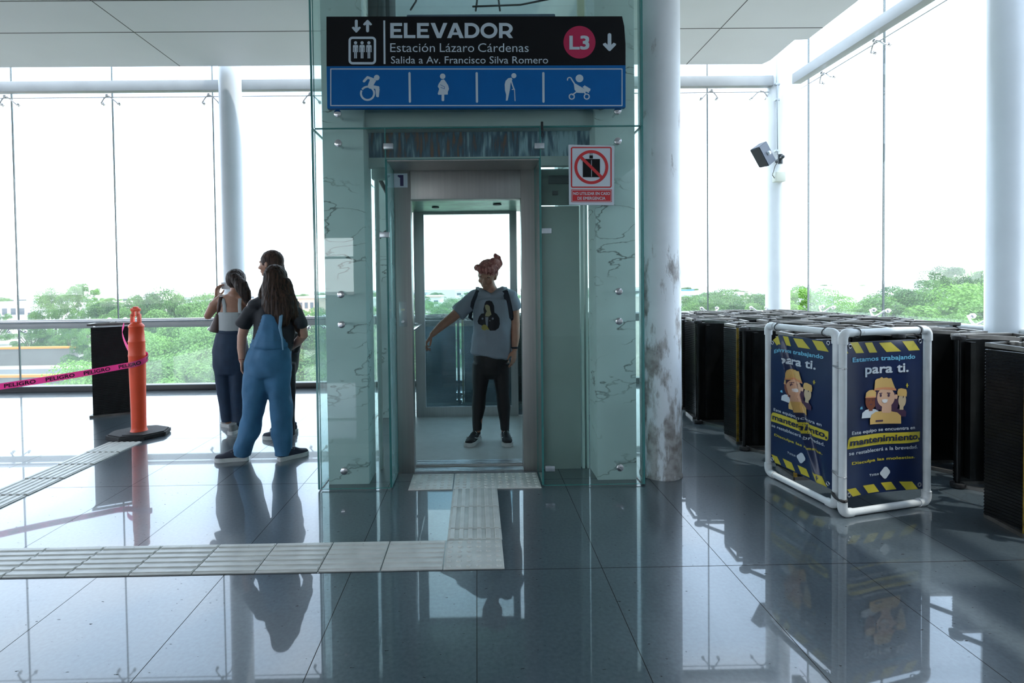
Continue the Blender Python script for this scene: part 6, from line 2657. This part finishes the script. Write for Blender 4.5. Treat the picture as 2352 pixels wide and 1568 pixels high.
# ---- woman in the elevator ---------------------------------------------------------------
Yw = 4.66
FZ = 0.022
A_ = lambda x, y, dy=0.0: at(x, y, Yw + dy)
g = person((A_(1125, 1012).x, Yw, FZ), 'person with pink topknot, grey printed T-shirt and black leggings standing inside the elevator')
b = MB()
hc = A_(1119, 632, -0.03)
nk = A_(1130, 672, 0.02)
P_, R_, r_, f_, u_ = head(b, hc, (-0.30, -0.86, -0.42), (0.06, -0.3, 1), 1.0, nk)
b.tube([nk, A_(1130, 698), A_(1131, 735), A_(1130, 775), A_(1128, 815), A_(1128, 835)], [(0.060, 0.055), (0.125, 0.085), (0.135, 0.10), (0.140, 0.11), (0.150, 0.12), (0.14, 0.12)], seg=26)
# her right arm reaches to the left of the picture
el, wr = A_(1040, 728, -0.06), A_(993, 768, -0.16)
b.tube([A_(1094, 684), A_(1069, 702, -0.02), el, A_(1014, 748, -0.12), wr], [0.040, 0.050, 0.042, 0.036, 0.024], seg=18)
hand(b, wr, (-0.62, -0.2, -0.85), (0.75, -0.1, -0.55), -1, curl=(0.45, 0.75, 0.8, 0.85), s=0.95, thumb_open=0.9)
wl = A_(1182, 802, -0.06)
b.tube([A_(1166, 688), A_(1180, 708), A_(1183, 745, 0.0), A_(1184, 775, -0.03), wl], [0.038, 0.048, 0.042, 0.036, 0.024], seg=18)
hand(b, wl, (-0.10, -0.10, -1), (-0.75, 0.5, 0), -1, curl=(0.25, 0.3, 0.35, 0.4), s=0.95, thumb_open=0.5)
for pts in (((1108, 830), (1101, 905), (1096, 985)), ((1150, 830), (1154, 905), (1160, 985))):
    b.tube([A_(*q_) for q_ in pts], [0.075, 0.052, 0.036], seg=16)
bd_ = sculpt(b, 'body', 'skin_c', g, voxel=0.0052, smooth=2)
eyes(P_, r_, bd_)
b = MB()
b.tube([A_(1130, 684, 0.01), A_(1130, 692), A_(1131, 725), A_(1131, 765), A_(1129, 800), A_(1127, 815)], [(0.088, 0.075), (0.162, 0.112), (0.165, 0.128), (0.170, 0.135), (0.180, 0.142), (0.182, 0.145)], seg=30, cap=0.15)
b.tube([A_(1098, 684), A_(1078, 694, -0.01), A_(1060, 710, -0.03), A_(1051, 718, -0.04)], [(0.068, 0.075), (0.070, 0.072), (0.070, 0.070), (0.072, 0.070)], side=(0, 1, 0), seg=20, cap=0.15)
b.tube([A_(1160, 684), A_(1174, 690), A_(1180, 702), A_(1183, 711)], [(0.066, 0.072), (0.068, 0.070), (0.066, 0.066), (0.068, 0.066)], side=(0, 1, 0), seg=20, cap=0.15)
b.tube([A_(1085, 682), A_(1102, 675), A_(1116, 680), A_(1128, 684), A_(1140, 679), A_(1154, 672), A_(1172, 679)], [(0.078, 0.056), (0.080, 0.056), (0.082, 0.052), (0.082, 0.05), (0.082, 0.052), (0.080, 0.058), (0.074, 0.060)], side=(0, 1, 0), seg=20)
ts = sculpt(b, 't_shirt', 'tee_grey', g, voxel=0.007, smooth=4, disp=folds(0.013, 8, 5, 21))
# print on the shirt, laid on the cloth
dgm = ts.data
bvh = BVHTree.FromPolygons([v.co + WL[ts.name] * 0 for v in dgm.vertices], [tuple(p.vertices) for p in dgm.polygons])
base_ = WL[g.name]


def on_shirt(u, v, h):
    """u, v: drawing pixels of the shirt crop (6.533 px per photo px)"""
    q_ = at(1040 + u / 6.533, 560 + v / 6.533, Yw - 0.5)
    dd = (q_ - Vector((0, 0, CAM_H))).normalized()
    hit = bvh.ray_cast(q_ - base_, dd)
    if hit[0] is None:
        return at(1040 + u / 6.533, 560 + v / 6.533, Yw - 0.14)
    return hit[0] + base_ - dd * (0.002 + h)


WL[ts.name] = base_
for pts, nm, mm, hh in ((
        ([(470, 1040), (460, 980), (480, 890), (500, 858), (545, 848), (590, 865), (620, 930), (625, 1030), (660, 1050), (700, 1110), (706, 1200), (690, 1260), (640, 1298), (560, 1300), (525, 1260), (500, 1225), (440, 1225), (385, 1200), (372, 1160), (395, 1090), (430, 1045)], 'print_figure', mat('print_black', (0.008, 0.009, 0.014, 1), 0.7), 0.0),
        ([(482, 925), (500, 910), (530, 912), (555, 940), (560, 985), (575, 1040), (580, 1060), (540, 1090), (485, 1085), (490, 1050), (510, 1010), (490, 975)], 'print_face', mat('print_cream', (0.32, 0.30, 0.17, 1), 0.7), 0.0012),
        ([(487, 1095), (535, 1098), (530, 1150), (525, 1240), (500, 1230), (490, 1150)], 'print_shirt', mat('print_grey', (0.22, 0.25, 0.30, 1), 0.7), 0.0012),
        ([(440, 1225), (465, 1208), (500, 1215), (525, 1245), (545, 1285), (520, 1290), (505, 1278), (490, 1296), (450, 1290), (428, 1265)], 'print_flower', mat('print_yellow', (0.34, 0.30, 0.08, 1), 0.7), 0.0018))):
    q = Marks()
    q.poly(pts)
    if nm == 'print_shirt':
        q.circ(446, 1120, 15)
        q.circ(600, 1120, 16)
        q.circ(556, 1152, 8)
    for ax_, lo, hi in ((0, 370, 710), (1, 845, 1305)):
        for k in range(1, 24):
            c_ = lo + (hi - lo) * k / 24
            bmesh.ops.bisect_plane(q.bm, geom=list(q.bm.verts) + list(q.bm.edges) + list(q.bm.faces), plane_co=(c_, c_, 0), plane_no=(1 - ax_, ax_, 0))
    q.lay(on_shirt, hh, nm, mm, ts)
b = MB()
b.tube([A_(1128, 805), A_(1128, 822), A_(1127, 840)], [(0.150, 0.125), (0.155, 0.13), (0.140, 0.125)], seg=26)
b.tube([A_(1107, 835), A_(1104, 870), A_(1101, 905), A_(1099, 935, 0.01), A_(1096, 965), A_(1096, 986)], [(0.083, 0.095), (0.072, 0.08), (0.056, 0.06), (0.058, 0.062), (0.043, 0.046), (0.038, 0.044)], seg=20, cap=0.2)
b.tube([A_(1150, 835), A_(1153, 870), A_(1155, 905), A_(1157, 935, 0.01), A_(1159, 965), A_(1160, 986)], [(0.083, 0.095), (0.072, 0.08), (0.056, 0.06), (0.058, 0.062), (0.043, 0.046), (0.038, 0.044)], seg=20, cap=0.2)
sculpt(b, 'leggings', 'leggings', g, voxel=0.006, smooth=3, disp=folds(0.003, 9, 6, 2))
# hair swept up, topknot
b = MB()
b.sph(P_(0, -0.022, 0.052), (0.086, 0.098, 0.078), 24, R_)
b.sph(P_(0, -0.055, 0.0), (0.080, 0.062, 0.080), 20, R_)
b.tube([P_(0.055, 0.045, 0.072), P_(0.03, 0.070, 0.082), P_(-0.02, 0.068, 0.084), P_(-0.055, 0.045, 0.072)], [0.026, 0.034, 0.032, 0.022], seg=14)
b.tube([P_(0.075, 0.02, 0.062), P_(0.082, 0.035, 0.075), P_(0.070, 0.045, 0.092)], [0.024, 0.027, 0.02], seg=12)
b.tube([P_(-0.045, -0.03, 0.12), A_(1143, 602, 0.0), A_(1143, 592, 0.0), A_(1138, 587, 0.0)], [0.034, 0.032, 0.027, 0.020], seg=14)
b.tube([P_(-0.065, -0.01, 0.05), A_(1148, 606, 0.0), A_(1146, 594, 0.0)], [0.026, 0.028, 0.018], seg=12)
sculpt(b, 'hair', hair_mat('faded_pink_hair', (0.24, 0.07, 0.065, 1), (0.68, 0.32, 0.27, 1)), g, voxel=0.005, smooth=2, disp=strands(0.005, 9))
for hx, hy, td in ((1100, 985, (-0.42, -1, 0)), (1160, 985, (0.06, -1, 0))):
    p0 = A_(hx, hy)
    sneaker(g, Vector((p0.x, Yw + 0.06, FZ)), td, M['shoe_black'], M['sole_white'], M['lace_white'], 0.25, 0.100, stripe=M['lace_white'])
# watch
b = MB()
b.tube([wl + Vector((0.028 * math.cos(t), 0.024 * math.sin(t), 0.015)) for t in [k * PI / 6 for k in range(13)]], [(0.008, 0.003)] * 13, side=(0, 0, 1), seg=6, cap=0)
b.build('wristband', 'pack_navy', g)
# backpack
bp_ = empty('backpack', (A_(1130, 740).x, Yw + 0.17, 0.9), 'dark navy backpack with shoulder straps worn by the pink-haired woman', 'backpack')
b = MB()
b.tube([A_(1133, 690, 0.2), A_(1133, 720, 0.22), A_(1133, 775, 0.23), A_(1132, 795, 0.21)], [(0.12, 0.06), (0.150, 0.08), (0.158, 0.09), (0.13, 0.07)], seg=24, cap=0.5)
sculpt(b, 'bag_body', 'pack_navy', bp_, voxel=0.009, smooth=4)


def strap_pts(ps):
    o_ = []
    for x, y in ps:
        q_ = at(x, y, Yw - 0.6)
        dd = (q_ - Vector((0, 0, CAM_H))).normalized()
        hit = bvh.ray_cast(q_ - base_, dd)
        o_.append(hit[0] + base_ - dd * 0.006 if hit[0] is not None else at(x, y, Yw - 0.02))
    return o_


for ps, w_ in (([(1101, 661), (1097, 668), (1091, 682), (1086, 694), (1084, 704)], 0.016), ([(1157, 657), (1160, 668), (1164, 682), (1168, 698), (1171, 715), (1172, 730)], 0.024)):
    pts = strap_pts(ps[1:])
    st_ = pts[0] + Vector((0.0, 0.10, 0.03))
    en_ = pts[-1] + Vector((-0.02 if ps[0][0] < 1130 else 0.02, 0.12, -0.10))
    b = MB()
    b.tube([st_ + Vector((0, 0.05, -0.02)), st_] + pts + [en_, en_ + Vector((0.03 if ps[0][0] < 1130 else -0.03, 0.12, -0.03))], [(w_, 0.005)] * (len(pts) + 4), side=(1, 0, 0), seg=10)
    b.build('shoulder_strap', 'pack_navy', bp_)

bpy.context.view_layer.update()
